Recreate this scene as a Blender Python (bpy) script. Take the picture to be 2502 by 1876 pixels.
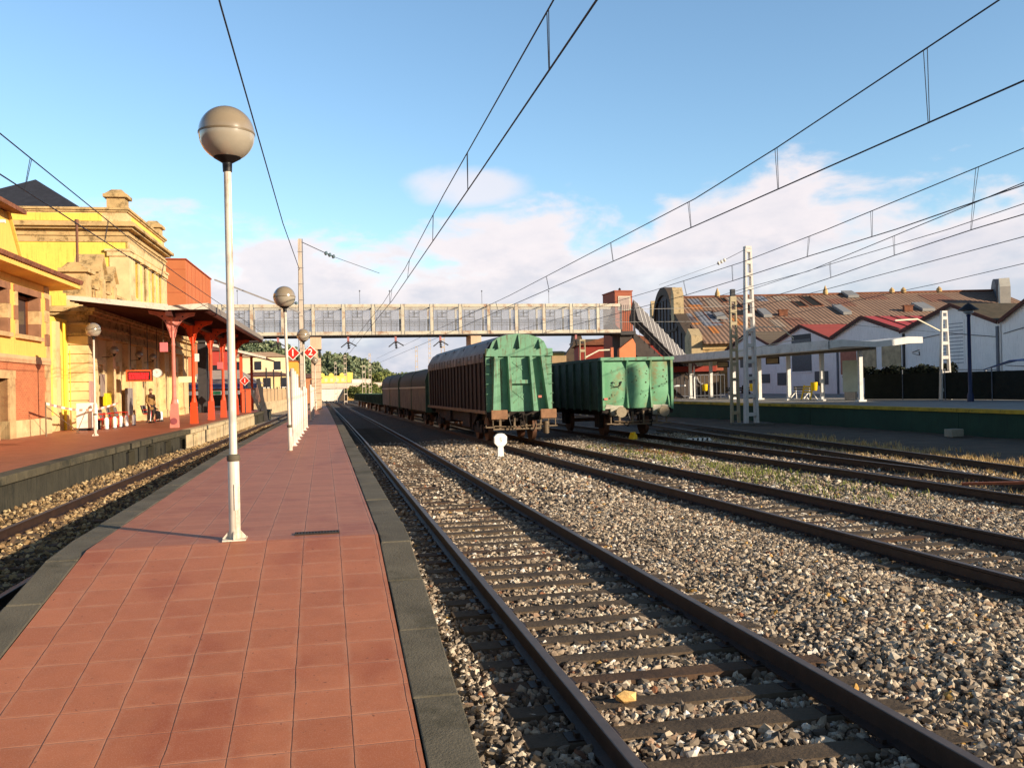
import bpy, bmesh, math, random
import numpy as np
from mathutils import Vector, Matrix
R_ = math.radians
rnd = random.Random(7)
for o in list(bpy.data.objects):
    bpy.data.objects.remove(o)
scene = bpy.context.scene
COL = scene.collection

# ------------------------------------------------------------------ camera, sun, sky, exposure
THETA, ROLL, PITCH, CAMH = R_(11.93), R_(1.25), R_(0.2), 2.02
fw = Vector((math.sin(THETA)*math.cos(PITCH), math.cos(THETA)*math.cos(PITCH), math.sin(PITCH)))
r0 = Vector((math.cos(THETA), -math.sin(THETA), 0)); u0 = r0.cross(fw)
rr = math.cos(ROLL)*r0-math.sin(ROLL)*u0; uu = math.sin(ROLL)*r0+math.cos(ROLL)*u0
cam_d = bpy.data.cameras.new("camera")
cam_d.sensor_width = 36; cam_d.lens = 36*2182/2502; cam_d.clip_end = 5000; cam_d.clip_start = .05
cam = bpy.data.objects.new("camera", cam_d); COL.objects.link(cam)
M = Matrix((rr, uu, -fw)).transposed().to_4x4(); M.translation = (0, 0, CAMH)
cam.matrix_world = M
scene.camera = cam

SUN_EL = R_(16.5); SUN_H = Vector((.72, -.69, 0)).normalized()
SUN = Vector((SUN_H.x*math.cos(SUN_EL), SUN_H.y*math.cos(SUN_EL), math.sin(SUN_EL)))
sl = bpy.data.lights.new("sun", 'SUN'); sl.energy = 5.0; sl.angle = R_(.5); sl.color = (1.0, .84, .64)
sun = bpy.data.objects.new("sun", sl); COL.objects.link(sun)
sun.rotation_euler = SUN.to_track_quat('Z', 'Y').to_euler()
scene.view_settings.view_transform = 'Standard'; scene.view_settings.look = 'None'
scene.view_settings.exposure = 0.45; scene.view_settings.gamma = 1
scene.render.engine = 'CYCLES'
scene.cycles.max_bounces = 6; scene.cycles.transparent_max_bounces = 12

class NT:
    """small helper for node trees"""
    def __init__(s, t): s.t = t; s.n = t.nodes; s.l = t.links
    def new(s, k, **kw):
        n = s.n.new(k)
        for a, b in kw.items(): setattr(n, a, b)
        return n
    def inp(s, n, i, v):
        if hasattr(v, 'is_linked') or isinstance(v, bpy.types.NodeSocket): s.l.new(v, n.inputs[i])
        else: n.inputs[i].default_value = v
    def math(s, op, a, b=0.0, c=None, clamp=False):
        n = s.new('ShaderNodeMath', operation=op, use_clamp=clamp)
        s.inp(n, 0, a); s.inp(n, 1, b)
        if c is not None: s.inp(n, 2, c)
        return n.outputs[0]
    def mix(s, f, a, b, mode='MIX'):
        n = s.new('ShaderNodeMix', data_type='RGBA', blend_type=mode)
        s.inp(n, 0, f); s.inp(n, 6, a); s.inp(n, 7, b)
        return n.outputs[2]
    def ramp(s, f, pts, interp='LINEAR'):
        n = s.new('ShaderNodeValToRGB'); n.color_ramp.interpolation = interp
        e = n.color_ramp.elements
        while len(e) < len(pts): e.new(.5)
        for k, (p, c) in enumerate(pts):
            e[k].position = p; e[k].color = c if len(c) == 4 else (*c, 1)
        s.inp(n, 0, f); return n.outputs[0]
    def noise(s, vec, scale, detail=4, rough=.55, dist=0):
        n = s.new('ShaderNodeTexNoise'); n.inputs['Scale'].default_value = scale
        n.inputs['Detail'].default_value = detail; n.inputs['Roughness'].default_value = rough
        n.inputs['Distortion'].default_value = dist
        if vec is not None: s.l.new(vec, n.inputs['Vector'])
        return n.outputs[0]
    def smooth(s, x, a, b, lo=0., hi=1.):
        n = s.new('ShaderNodeMapRange', interpolation_type='SMOOTHSTEP')
        s.inp(n, 0, x); s.inp(n, 1, a); s.inp(n, 2, b); s.inp(n, 3, lo); s.inp(n, 4, hi)
        return n.outputs[0]
    def mapping(s, vec, scale=(1, 1, 1), loc=(0, 0, 0), rot=(0, 0, 0)):
        n = s.new('ShaderNodeMapping'); n.inputs['Scale'].default_value = scale
        n.inputs['Location'].default_value = loc; n.inputs['Rotation'].default_value = rot
        s.l.new(vec, n.inputs['Vector']); return n.outputs[0]
    def sep(s, vec):
        n = s.new('ShaderNodeSeparateXYZ'); s.l.new(vec, n.inputs[0]); return n.outputs

def build_world():
    w = bpy.data.worlds.new("World"); scene.world = w; w.use_nodes = True
    T = NT(w.node_tree); T.n.clear()
    sky = T.new('ShaderNodeTexSky', sky_type='NISHITA', sun_disc=False)
    sky.sun_elevation = SUN_EL; sky.sun_rotation = math.atan2(SUN_H.x, SUN_H.y)
    sky.air_density = 1.0; sky.dust_density = .7; sky.ozone_density = 1.6
    bg = T.new('ShaderNodeBackground'); bg.inputs[1].default_value = .12
    tc = T.new('ShaderNodeTexCoord')
    d = tc.outputs['Generated']
    x, y, z = T.sep(d)
    az = T.math('ARCTAN2', x, y)                      # 0 = +Y, positive to the right
    azn = T.math('MULTIPLY_ADD', az, 1/1.6, .45)      # -0.72..0.88 rad -> 0..1
    el = T.math('ARCSINE', z)
    top = T.ramp(azn, [(0, (.06,)*3), (.22, (.135,)*3), (.30, (.16,)*3), (.38, (.172,)*3), (.46, (.18,)*3), (.58, (.19,)*3),
                       (.66, (.20,)*3), (.76, (.212,)*3), (.92, (.212,)*3), (1, (.212,)*3)])
    v1 = T.mapping(d, scale=(1, 1, 2.2))
    n1 = T.noise(v1, 7.5, 6, .55, .25)
    n2 = T.noise(v1, 22, 5, .6)
    n3 = T.noise(T.mapping(d, scale=(1, 1, 3.5), loc=(3, 1, 2)), 3.2, 3, .5)
    rag = T.math('MULTIPLY_ADD', T.math('SUBTRACT', n1, .5), .26, T.math('MULTIPLY', T.math('SUBTRACT', n2, .5), .05))
    edge = T.math('SUBTRACT', T.math('ADD', top, rag), el)
    bank = T.smooth(edge, -.006, .045)
    hole = T.smooth(T.math('MULTIPLY_ADD', n1, .5, T.math('MULTIPLY', n3, .5)), .36, .50)
    bank = T.math('MULTIPLY', bank, T.math('MULTIPLY_ADD', hole, .18, .82))
    # a loose cloud that floats above the bank
    a1 = T.math('DIVIDE', T.math('SUBTRACT', az, .155), .085); e1 = T.math('DIVIDE', T.math('SUBTRACT', el, .222), .026)
    rad = T.math('ADD', T.math('MULTIPLY', a1, a1), T.math('MULTIPLY', e1, e1))
    loose = T.smooth(T.math('SUBTRACT', T.math('MULTIPLY_ADD', T.math('SUBTRACT', n1, .5), 2.6, 1.0), rad), 0, .9, 0, .75)
    cov = T.math('MAXIMUM', bank, loose)
    lit = T.smooth(T.math('ADD', edge, T.math('MULTIPLY', T.math('SUBTRACT', n2, .5), .10)), .02, .15)
    ccol = T.mix(lit, (6.2, 5.6, 5.65, 1), (3.55, 3.75, 4.45, 1))
    ccol = T.mix(T.smooth(n1, .46, .62, 0, .6), ccol, (6.0, 5.5, 5.6, 1))
    base = T.mix(T.smooth(el, 0, .12, .55, 0), sky.outputs[0], (4.2, 4.8, 6.0, 1))
    base = T.mix(1.0, base, (1.22, 1.40, 1.47, 1), 'MULTIPLY')
    base = T.mix(T.smooth(el, .42, .80, 0, .86), base, (.10, .22, .52, 1))  # sky overhead darkened as well, so shaded ground gets less fill
    col = T.mix(T.math('MULTIPLY', cov, .93), base, ccol)
    col = T.mix(T.smooth(y, .25, -.35, 0, .62), col, (.35, .5, .75, 1))      # sky behind the camera dimmed to weaken the fill and deepen shadows
    T.l.new(col, bg.inputs[0])
    out = T.new('ShaderNodeOutputWorld'); T.l.new(bg.outputs[0], out.inputs[0])
build_world()

# ------------------------------------------------------------------ helpers
def S(r, g, b):
    f = lambda c: (c/255/12.92 if c/255 <= .04045 else ((c/255+.055)/1.055)**2.4)
    return (f(r), f(g), f(b))

MATS = {}
def mat(name, col, rough=.8, var=.22, scale=3., bump=0., bscale=30., metal=0., dirt=None, damt=.5, streak=False, dscale=1.5, spec=.4):
    if name in MATS: return MATS[name]
    m = bpy.data.materials.new(name); m.use_nodes = True
    T = NT(m.node_tree); b = m.node_tree.nodes['Principled BSDF']
    tc = T.new('ShaderNodeTexCoord').outputs['Object']
    n = T.noise(tc, scale, 6, .62)
    lo = tuple(c*(1-var) for c in col); hi = tuple(min(1, c*(1+var)) for c in col)
    c = T.ramp(n, [(.3, lo), (.7, hi)])
    if dirt is not None:
        vec = T.mapping(tc, scale=(9, 9, .7)) if streak else tc
        n2 = T.noise(vec, dscale, 7, .68)
        n3 = T.noise(tc, dscale*9, 3, .6)
        f = T.smooth(T.math('MULTIPLY_ADD', n3, .25, n2), .62, .80, 0, damt)
        c = T.mix(f, c, (*dirt, 1))
    T.l.new(c, b.inputs['Base Color'])
    b.inputs['Roughness'].default_value = rough; b.inputs['Metallic'].default_value = metal
    b.inputs['Specular IOR Level'].default_value = spec
    if bump:
        nb = T.noise(tc, bscale, 5, .65)
        bn = T.new('ShaderNodeBump'); bn.inputs['Strength'].default_value = bump; bn.inputs['Distance'].default_value = .02
        T.l.new(nb, bn.inputs['Height']); T.l.new(bn.outputs[0], b.inputs['Normal'])
    MATS[name] = m
    return m

class MB:
    def __init__(s): s.v = []; s.f = []; s.m = []
    def add(s, vs, fs, mi=0):
        o = len(s.v); s.v += [tuple(v) for v in vs]
        for f in fs: s.f.append([i+o for i in f]); s.m.append(mi)
        return s
    def box(s, x0, x1, y0, y1, z0, z1, mi=0):
        vs = [(x, y, z) for z in (z0, z1) for y in (y0, y1) for x in (x0, x1)]
        return s.add(vs, [(0, 1, 3, 2), (4, 6, 7, 5), (0, 4, 5, 1), (2, 3, 7, 6), (0, 2, 6, 4), (1, 5, 7, 3)], mi)
    def beam(s, p, q, w, h=None, mi=0, up=(0, 0, 1), w2=None, h2=None):
        h = h or w; p = Vector(p); q = Vector(q); d = (q-p).normalized(); up = Vector(up)
        if abs(d.dot(up)) > .98: up = Vector((0, 1, 0))
        a = d.cross(up).normalized(); b = a.cross(d)
        w2 = w if w2 is None else w2; h2 = h if h2 is None else h2
        vs = [p+a*(sx*w/2)+b*(sz*h/2) for sx, sz in ((-1, -1), (1, -1), (1, 1), (-1, 1))]
        vs += [q+a*(sx*w2/2)+b*(sz*h2/2) for sx, sz in ((-1, -1), (1, -1), (1, 1), (-1, 1))]
        return s.add(vs, [(0, 1, 2, 3), (7, 6, 5, 4), (0, 4, 5, 1), (1, 5, 6, 2), (2, 6, 7, 3), (3, 7, 4, 0)], mi)
    def tube(s, pts, r, seg=8, mi=0):
        pts = [Vector(p) for p in pts]; n = len(pts); vs = []
        rs = r if isinstance(r, (list, tuple)) else [r]*n
        for i, p in enumerate(pts):
            d = (pts[min(i+1, n-1)]-pts[max(i-1, 0)]).normalized()
            up = Vector((0, 0, 1)) if abs(d.z) < .95 else Vector((0, 1, 0))
            a = d.cross(up).normalized(); b = a.cross(d)
            vs += [p+(a*math.cos(t)+b*math.sin(t))*rs[i] for t in [2*math.pi*k/seg for k in range(seg)]]
        fs = [(i*seg+k, i*seg+(k+1) % seg, (i+1)*seg+(k+1) % seg, (i+1)*seg+k) for i in range(n-1) for k in range(seg)]
        fs += [tuple(range(seg-1, -1, -1)), tuple(range((n-1)*seg, n*seg))]
        return s.add(vs, fs, mi)
    def lathe(s, prof, c=(0, 0, 0), seg=24, mi=0, sx=1, sy=1):
        vs = []; n = len(prof)
        for r, z in prof:
            vs += [(c[0]+sx*r*math.cos(2*math.pi*k/seg), c[1]+sy*r*math.sin(2*math.pi*k/seg), c[2]+z) for k in range(seg)]
        fs = [(i*seg+k, i*seg+(k+1) % seg, (i+1)*seg+(k+1) % seg, (i+1)*seg+k) for i in range(n-1) for k in range(seg)]
        fs += [tuple(range(seg-1, -1, -1)), tuple(range((n-1)*seg, n*seg))]
        return s.add(vs, fs, mi)
    def disc(s, c, r, axis, th, seg=24, mi=0):
        """a short cylinder with its axis along x or y"""
        vs = []
        for t in (0, th):
            for k in range(seg):
                a = 2*math.pi*k/seg; p, q = r*math.cos(a), r*math.sin(a)
                vs.append((c[0]+t, c[1]+p, c[2]+q) if axis == 'x' else (c[0]+p, c[1]+t, c[2]+q))
        fs = [(k, (k+1) % seg, seg+(k+1) % seg, seg+k) for k in range(seg)]+[tuple(range(seg-1, -1, -1)), tuple(range(seg, 2*seg))]
        return s.add(vs, fs, mi)
    def prism(s, poly, axis, a, b, mi=0):
        n = len(poly); vs = []
        for t in (a, b):
            for p, q in poly:
                vs.append((t, p, q) if axis == 'x' else ((p, t, q) if axis == 'y' else (p, q, t)))
        fs = [(k, (k+1) % n, n+(k+1) % n, n+k) for k in range(n)]+[tuple(range(n-1, -1, -1)), tuple(range(n, 2*n))]
        return s.add(vs, fs, mi)
    def quad(s, a, b, c, d, mi=0): return s.add([a, b, c, d], [(0, 1, 2, 3)], mi)
    def build(s, name, mats, parent=None, loc=(0, 0, 0), rotz=0, smooth=False, bevel=0, recalc=True):
        me = bpy.data.meshes.new(name); me.from_pydata(s.v, [], s.f)
        if not isinstance(mats, (list, tuple)): mats = [mats]
        for m in mats: me.materials.append(m)
        me.polygons.foreach_set('material_index', s.m)
        if recalc:
            bm = bmesh.new(); bm.from_mesh(me); bmesh.ops.recalc_face_normals(bm, faces=bm.faces); bm.to_mesh(me); bm.free()
        if smooth:
            me.polygons.foreach_set('use_smooth', [True]*len(me.polygons)); me.set_sharp_from_angle(angle=R_(38))
        o = bpy.data.objects.new(name, me); COL.objects.link(o)
        o.location = loc; o.rotation_euler = (0, 0, rotz)
        if parent is not None: o.parent = parent
        if bevel:
            bv = o.modifiers.new("bevel", 'BEVEL'); bv.width = bevel; bv.segments = 2; bv.limit_method = 'ANGLE'; bv.angle_limit = R_(40)
        return o

def tag(o, label, cat, group=None):
    o['label'] = label; o['category'] = cat
    if group: o['group'] = group
    return o
def thing(name, label, cat, loc=(0, 0, 0), rotz=0, group=None):
    o = bpy.data.objects.new(name, None); COL.objects.link(o); o.empty_display_size = .2
    o.location = loc; o.rotation_euler = (0, 0, rotz)
    return tag(o, label, cat, group)
def text_mesh(name, cu):
    t = bpy.data.objects.new('text', cu); COL.objects.link(t); bpy.context.view_layer.update()
    me = bpy.data.meshes.new_from_object(t.evaluated_get(bpy.context.evaluated_depsgraph_get())); bpy.data.objects.remove(t)
    o = bpy.data.objects.new(name, me); COL.objects.link(o); return o
def struct(o): o['kind'] = 'structure'; return o
def stuff(o, label=None, cat=None):
    o['kind'] = 'stuff'
    if label: o['label'] = label; o['category'] = cat
    return o
def copy_thing(root, loc, rotz=None, label=None):
    r = root.copy(); COL.objects.link(r); r.location = loc
    if rotz is not None: r.rotation_euler = (0, 0, rotz)
    if label: r['label'] = label
    for ch in root.children:
        c = ch.copy(); COL.objects.link(c); c.parent = r
        for g in ch.children:
            d = g.copy(); COL.objects.link(d); d.parent = c
    return r
ORD = ['first', 'second', 'third', 'fourth', 'fifth', 'sixth', 'seventh', 'eighth', 'ninth', 'tenth', 'eleventh', 'twelfth', 'thirteenth']
def lerp(a, b, t): return a+(b-a)*t
def poly_at(P, y):
    for (x0, y0), (x1, y1) in zip(P, P[1:]):
        if y <= y1: return lerp(x0, x1, (y-y0)/(y1-y0))
    return P[-1][0]

# ------------------------------------------------------------------ layout lines (x, y) along the tracks
TC = {0: [(-30, -5.1), (0, -4.4), (15, -4.03), (20, -3.92), (26, -3.8), (40, -3.45), (83, -2.55), (120, -2.0), (210, -1.0)],
      1: [(-30, 2.47), (36, 2.46), (62, 2.34), (85, 2.18), (169, 1.75), (210, 1.4)],
      2: [(-30, 9.2), (0, 7.95), (8, 7.66), (14, 7.5), (20, 7.32), (32, 7.03), (48, 6.68), (76, 6.15), (120, 5.3), (210, 3.4)],
      3: [(-30, 14.3), (0, 12.9), (12, 12.45), (20, 12.25), (28, 12.0), (36, 11.85), (60, 11.4), (120, 10)],
      4: [(7, 12.75), (12, 13.5), (17, 14.3), (22, 14.9), (27, 15.35), (31, 15.7), (38, 16.5), (45, 17.2), (60, 18), (95, 18.2)]}
TC = {k: [(x, y) for y, x in v] for k, v in TC.items()}          # -> (x, y)
LPE = [(-7.0, -30), (-5.75, 10), (-5.65, 24), (-5.5, 31), (-5.12, 40), (-4.8, 55), (-4.45, 72), (-4.3, 78)]   # left platform edge
RPE = [(24.6, -30), (24.6, 42), (23.6, 57), (21.6, 76), (20, 100)]                                            # right platform edge
IL = [(-2.38, -2), (-2.38, 22), (-2.2, 32), (-1.92, 43), (-1.25, 70), (-.8, 100)]                             # island kerb, left outer
IR = [(.77, -2), (.77, 36), (.66, 62), (.5, 85), (.4, 100)]
PZ, LZ, RZ = .65, .60, .78                                                                                    # platform tops
def ramp_z(y): return min(PZ, PZ-.15*(8.62-y))

# ------------------------------------------------------------------ ground
m_earth = mat('dry_earth', S(120, 98, 76), .95, .35, .8, .8, 14, dirt=S(70, 62, 46), damt=.7, dscale=.35)
def ballast_material():
    m = bpy.data.materials.new('ballast_gravel'); m.use_nodes = True
    T = NT(m.node_tree); b = m.node_tree.nodes['Principled BSDF']
    tc = T.new('ShaderNodeTexCoord').outputs['Object']
    v = T.new('ShaderNodeTexVoronoi'); v.inputs['Scale'].default_value = 19; T.l.new(tc, v.inputs['Vector'])
    g = T.sep(v.outputs['Color'])[0]
    c = T.ramp(g, [(0, S(98, 88, 76)), (.35, S(142, 128, 112)), (.7, S(178, 163, 144)), (1, S(214, 202, 184))])
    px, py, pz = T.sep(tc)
    grime = T.math('MULTIPLY', T.smooth(py, 33, 39, 0, .82), T.smooth(px, .2, 1.2))  # far bed darkened in its colour to stand for the wagons' deep shade
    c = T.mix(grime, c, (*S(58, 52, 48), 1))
    n = T.noise(tc, .5, 4, .6)
    c = T.mix(T.smooth(n, .5, .72, 0, .35), c, (*S(126, 96, 66), 1), 'MIX')
    T.l.new(c, b.inputs['Base Color']); b.inputs['Roughness'].default_value = .95
    h = T.math('SUBTRACT', 1, v.outputs['Distance'])
    bn = T.new('ShaderNodeBump'); bn.inputs['Strength'].default_value = 1; bn.inputs['Distance'].default_value = .05
    T.l.new(h, bn.inputs['Height']); T.l.new(bn.outputs[0], b.inputs['Normal'])
    return m
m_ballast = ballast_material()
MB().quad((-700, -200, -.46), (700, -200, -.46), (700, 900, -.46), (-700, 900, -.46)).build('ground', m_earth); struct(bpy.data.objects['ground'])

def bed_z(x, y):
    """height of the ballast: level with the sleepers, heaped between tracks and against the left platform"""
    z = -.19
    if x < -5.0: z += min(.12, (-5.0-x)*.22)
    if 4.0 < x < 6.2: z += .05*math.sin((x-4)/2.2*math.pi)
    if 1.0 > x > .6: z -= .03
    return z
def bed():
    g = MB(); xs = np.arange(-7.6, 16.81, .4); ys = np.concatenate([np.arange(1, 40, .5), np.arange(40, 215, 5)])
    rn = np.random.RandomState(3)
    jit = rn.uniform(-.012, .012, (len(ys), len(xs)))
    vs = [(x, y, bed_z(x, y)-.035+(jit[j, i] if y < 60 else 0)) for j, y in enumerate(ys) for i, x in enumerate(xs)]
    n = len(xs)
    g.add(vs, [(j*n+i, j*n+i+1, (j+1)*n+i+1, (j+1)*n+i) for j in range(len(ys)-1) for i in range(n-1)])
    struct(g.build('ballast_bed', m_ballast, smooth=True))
bed()
def yard():
    g = MB(); rn = np.random.RandomState(5)
    xs = np.arange(16.4, 25.3, .5); ys = np.arange(0, 96, 1.0); n = len(xs)
    vs = [(x, y, -.25+rn.uniform(-.03, .03)) for y in ys for x in xs]
    g.add(vs, [(j*n+i, j*n+i+1, (j+1)*n+i+1, (j+1)*n+i) for j in range(len(ys)-1) for i in range(n-1)])
    struct(g.build('yard_ground', mat('yard_dirt', S(94, 78, 62), .95, .3, 1.2, .7, 20, dirt=S(80, 74, 60), damt=.6, dscale=.5), smooth=True))
yard()

# ------------------------------------------------------------------ tracks
m_rail = mat('rusty_rail', S(54, 37, 29), .55, .35, 6, .15, 60, dirt=S(38, 28, 24), damt=.6, dscale=2)
m_railtop = mat('rail_head', S(104, 90, 82), .5, .2, 5, 0, 30, metal=.4)
m_sleeper = mat('timber_sleeper', S(98, 82, 64), .9, .3, 5, .5, 35, dirt=S(44, 36, 30), damt=.7, dscale=1.2)
m_sleeper2 = mat('brown_sleeper', S(96, 72, 52), .9, .3, 5, .5, 35, dirt=S(50, 36, 28), damt=.7, dscale=1.2)
RAILP = [(-.07, -.17), (.07, -.17), (.07, -.155), (.012, -.14), (.012, -.045), (.036, -.03), (.036, -.004), (.03, 0), (-.03, 0), (-.036, -.004), (-.036, -.03), (-.012, -.045), (-.012, -.14), (-.07, -.155)]
def rail(parent, line, off, y0, y1, name='rail', cut=None):
    ys = [y for y in np.arange(y0, y1+.01, 1.5 if y1-y0 < 120 else 2.5)]
    g = MB(); n = len(RAILP); vs = []
    for y in ys:
        x = poly_at(line, y); dx = (poly_at(line, y+.5)-poly_at(line, y-.5))
        for a, z in RAILP: vs.append((x+off+a, y-(off+a)*dx, z))
    fs = []; mi = []
    o = 0
    for i in range(len(ys)-1):
        for k in range(n):
            fs.append((i*n+k, i*n+(k+1) % n, (i+1)*n+(k+1) % n, (i+1)*n+k)); mi.append(1 if k in (7, 6, 8) else 0)
    fs += [tuple(range(n-1, -1, -1)), tuple(range((len(ys)-1)*n, len(ys)*n))]; mi += [0, 0]
    g.v = vs; g.f = [list(f) for f in fs]; g.m = mi
    return g.build(name, [m_rail, m_railtop], parent)
def track(k, y0, y1, label, sl0, sl1, step=.53, matl=None, skipl=False):
    t = thing('railway_track', label, 'railway track')
    line = TC[k]
    for off in (-.87, .87): rail(t, line, off, y0, y1)
    y = sl0; i = 0
    while y < sl1 and i < 98:
        x = poly_at(line, y); a = rnd.uniform(-.012, .012)
        L = rnd.uniform(1.27, 1.33); w = rnd.uniform(.11, .13); dz = rnd.uniform(-.008, .004)
        g = MB()
        ys = [-w, -w*.93, w*.93, w]
        prof = [(-w, -.30), (w, -.30), (w, -.182+dz), (w-.02, -.158+dz), (-w+.02, -.158+dz), (-w, -.182+dz)]
        g.prism(prof, 'x', -L+rnd.uniform(-.03, .03), L)
        for sx in (-.87, .87):
            g.box(sx-.17, sx+.17, -.075, .075, -.175+dz, -.15+dz, 1)
            g.box(sx+.085, sx+.115, -.03, .03, -.165+dz, -.125+dz, 1); g.box(sx-.115, sx-.085, -.03, .03, -.165+dz, -.125+dz, 1)
        g.build('sleeper', [matl or (m_sleeper if rnd.random() < .75 else m_sleeper2), m_rail], t, (x, y, 0), a)
        y += step*rnd.uniform(.94, 1.06); i += 1
    return t
track(1, 1, 205, 'long straight railway track right beside the red tiled platform, dark timber sleepers', 3.2, 52)
track(2, 3, 205, 'railway track that leads under the green covered wagon, crossing the gravel', 4.5, 36)
t3 = track(3, 4, 110, 'railway track that leads under the green open-topped wagon', 9, 34, .6)
t4 = track(4, 8, 94, 'farthest curved track, running in shade near the dark green platform wall', 14, 40, .7)
track(0, 4, 205, 'track in the trench between the station platform and the island platform', 6, 50, .6)
# check rail and wing rail of the turnout
g = MB(); g.tube([(11.66, 14.0, -.03), (11.6, 17.5, -.03), (11.5, 20.5, -.03)], .03, 6); g.build('check_rail', m_rail, t3)
g = MB(); g.beam((12.1, 15.2, -.05), (12.95, 14.4, .02), .14, .05); g.build('wing_rail', mat('rust_orange', S(150, 84, 54), .8, .3, 6), t3)

# ------------------------------------------------------------------ loose stones of the ballast
def stone_material():
    m = bpy.data.materials.new('ballast_stone'); m.use_nodes = True
    T = NT(m.node_tree); b = m.node_tree.nodes['Principled BSDF']
    a = T.new('ShaderNodeAttribute', attribute_name='tone')
    tc = T.new('ShaderNodeTexCoord').outputs['Object']
    n = T.noise(tc, 60, 3, .6)
    c = T.mix(T.smooth(n, .35, .7, 0, .35), a.outputs['Color'], (*S(104, 92, 80), 1))
    T.l.new(c, b.inputs['Base Color']); b.inputs['Roughness'].default_value = .9
    b.inputs['Specular IOR Level'].default_value = .25
    return m
m_stone = stone_material()
def vpoly(line, y): return np.interp(y, [p[1] for p in line], [p[0] for p in line])
def stones(name, N, sampler, size, seed, tones, label):
    rn = np.random.RandomState(seed)
    p = (1+5**.5)/2
    V = np.array([(-1, p, 0), (1, p, 0), (-1, -p, 0), (1, -p, 0), (0, -1, p), (0, 1, p), (0, -1, -p), (0, 1, -p), (p, 0, -1), (p, 0, 1), (-p, 0, -1), (-p, 0, 1)])/math.hypot(1, p)
    F = np.array([(0, 11, 5), (0, 5, 1), (0, 1, 7), (0, 7, 10), (0, 10, 11), (1, 5, 9), (5, 11, 4), (11, 10, 2), (10, 7, 6), (7, 1, 8), (3, 9, 4), (3, 4, 2), (3, 2, 6), (3, 6, 8), (3, 8, 9), (4, 9, 5), (2, 4, 11), (6, 2, 10), (8, 6, 7), (9, 8, 1)])
    P = sampler(rn, N); N = len(P); nv, nf = len(V), len(F)
    # angular chips: twenty flat facets, strongly jittered, random proportions and turn
    J = V[None]*(1+rn.uniform(-.36, .24, (N, nv, 1)))+rn.uniform(-.22, .22, (N, nv, 3))
    sz = size[0]+(size[1]-size[0])*rn.beta(1.6, 3.2, N)
    J *= (sz[:, None]*np.stack([rn.uniform(.7, 1.35, N), rn.uniform(.7, 1.35, N), rn.uniform(.5, .95, N)], 1).T).T[:, None, :] if False else sz[:, None, None]*np.stack([rn.uniform(.75, 1.4, N), rn.uniform(.75, 1.3, N), rn.uniform(.5, .95, N)], 1)[:, None, :]
    q = rn.normal(size=(N, 4)); q[:, 1:3] *= .45; q /= np.linalg.norm(q, axis=1)[:, None]
    w, x, y, z = q.T
    Rm = np.stack([np.stack([1-2*(y*y+z*z), 2*(x*y-w*z), 2*(x*z+w*y)], 1), np.stack([2*(x*y+w*z), 1-2*(x*x+z*z), 2*(y*z-w*x)], 1), np.stack([2*(x*z-w*y), 2*(y*z+w*x), 1-2*(x*x+y*y)], 1)], 1)
    J = np.einsum('nij,nvj->nvi', Rm, J)+P[:, None, :]
    me = bpy.data.meshes.new(name)
    me.vertices.add(N*nv); me.vertices.foreach_set('co', J.reshape(-1).astype(np.float32))
    idx = (F[None]+(np.arange(N)*nv)[:, None, None]).reshape(-1)
    me.loops.add(len(idx)); me.loops.foreach_set('vertex_index', idx.astype(np.int32))
    me.polygons.add(N*nf); me.polygons.foreach_set('loop_start', (np.arange(N*nf)*3).astype(np.int32))
    me.update(calc_edges=True); me.shade_flat()
    T = np.array(tones); k = rn.choice(len(T), N, p=T[:, 3]/T[:, 3].sum())
    c = T[k, :3]*(1+rn.uniform(-.22, .2, (N, 1)))
    nr = np.zeros(N)                                        # rust-brown film on the stones next to the rails
    for kk in (0, 1, 2, 3): nr = np.maximum(nr, np.exp(-((np.abs(np.abs(P[:, 0]-vpoly(TC[kk], P[:, 1]))-.87))/.27)**2))
    nr = (nr*.55*rn.uniform(.4, 1, N))[:, None]; c = c*(1-nr)+nr*np.array(S(118, 84, 60))
    c = np.concatenate([np.clip(c, 0, 1), np.ones((N, 1))], 1)
    at = me.color_attributes.new('tone', 'FLOAT_COLOR', 'POINT')
    at.data.foreach_set('color', np.repeat(c, nv, axis=0).reshape(-1).astype(np.float32))
    me.materials.append(m_stone)
    o = bpy.data.objects.new(name, me); COL.objects.link(o)
    stuff(o, label, 'gravel'); return o
def in_view(x, y, lo=-.60, hi=.62):
    a = np.arctan2(x, y)-THETA
    return (a > lo) & (a < hi)
def main_sampler(y0, y1, xr, power):
    def f(rn, N):
        y = (rn.uniform(y0**power, y1**power, N))**(1/power); x = rn.uniform(.78, xr, N)
        ok = in_view(x, y, -.34, .80)
        nearrail = np.zeros(N, bool); onsl = np.zeros(N, bool)
        for k in (1, 2, 3):
            xc = vpoly(TC[k], y); nearrail |= (np.abs(np.abs(x-xc)-.87) < .075)
        # sleepers of the first two tracks stay mostly bare
        for (k, ys) in SLEEP.items():
            xc = vpoly(TC[k], y); j = np.searchsorted(ys, y); j = np.clip(j, 1, len(ys)-1)
            dy = np.minimum(np.abs(y-ys[j]), np.abs(y-ys[j-1]))
            onsl |= (np.abs(x-xc) < 1.3) & (dy < .115)
        ok &= ~nearrail & (~onsl | (rn.random_sample(N) < .025))
        x, y = x[ok], y[ok]
        z = np.array([bed_z(a, b) for a, b in zip(x, y)])+rn.uniform(-.03, .016, len(x))
        z += .018*np.sin(x*2.1+y*.7)*np.sin(y*1.3)
        return np.stack([x, y, z], 1)
    return f
SLEEP = {}
for o in [o for o in bpy.data.objects if o.name.startswith('railway_track')][:2]:
    ys = sorted(c.location.y for c in o.children if c.name.startswith('sleeper'))
    SLEEP[1 if o['label'].startswith('long') else 2] = np.array(ys)
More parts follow.
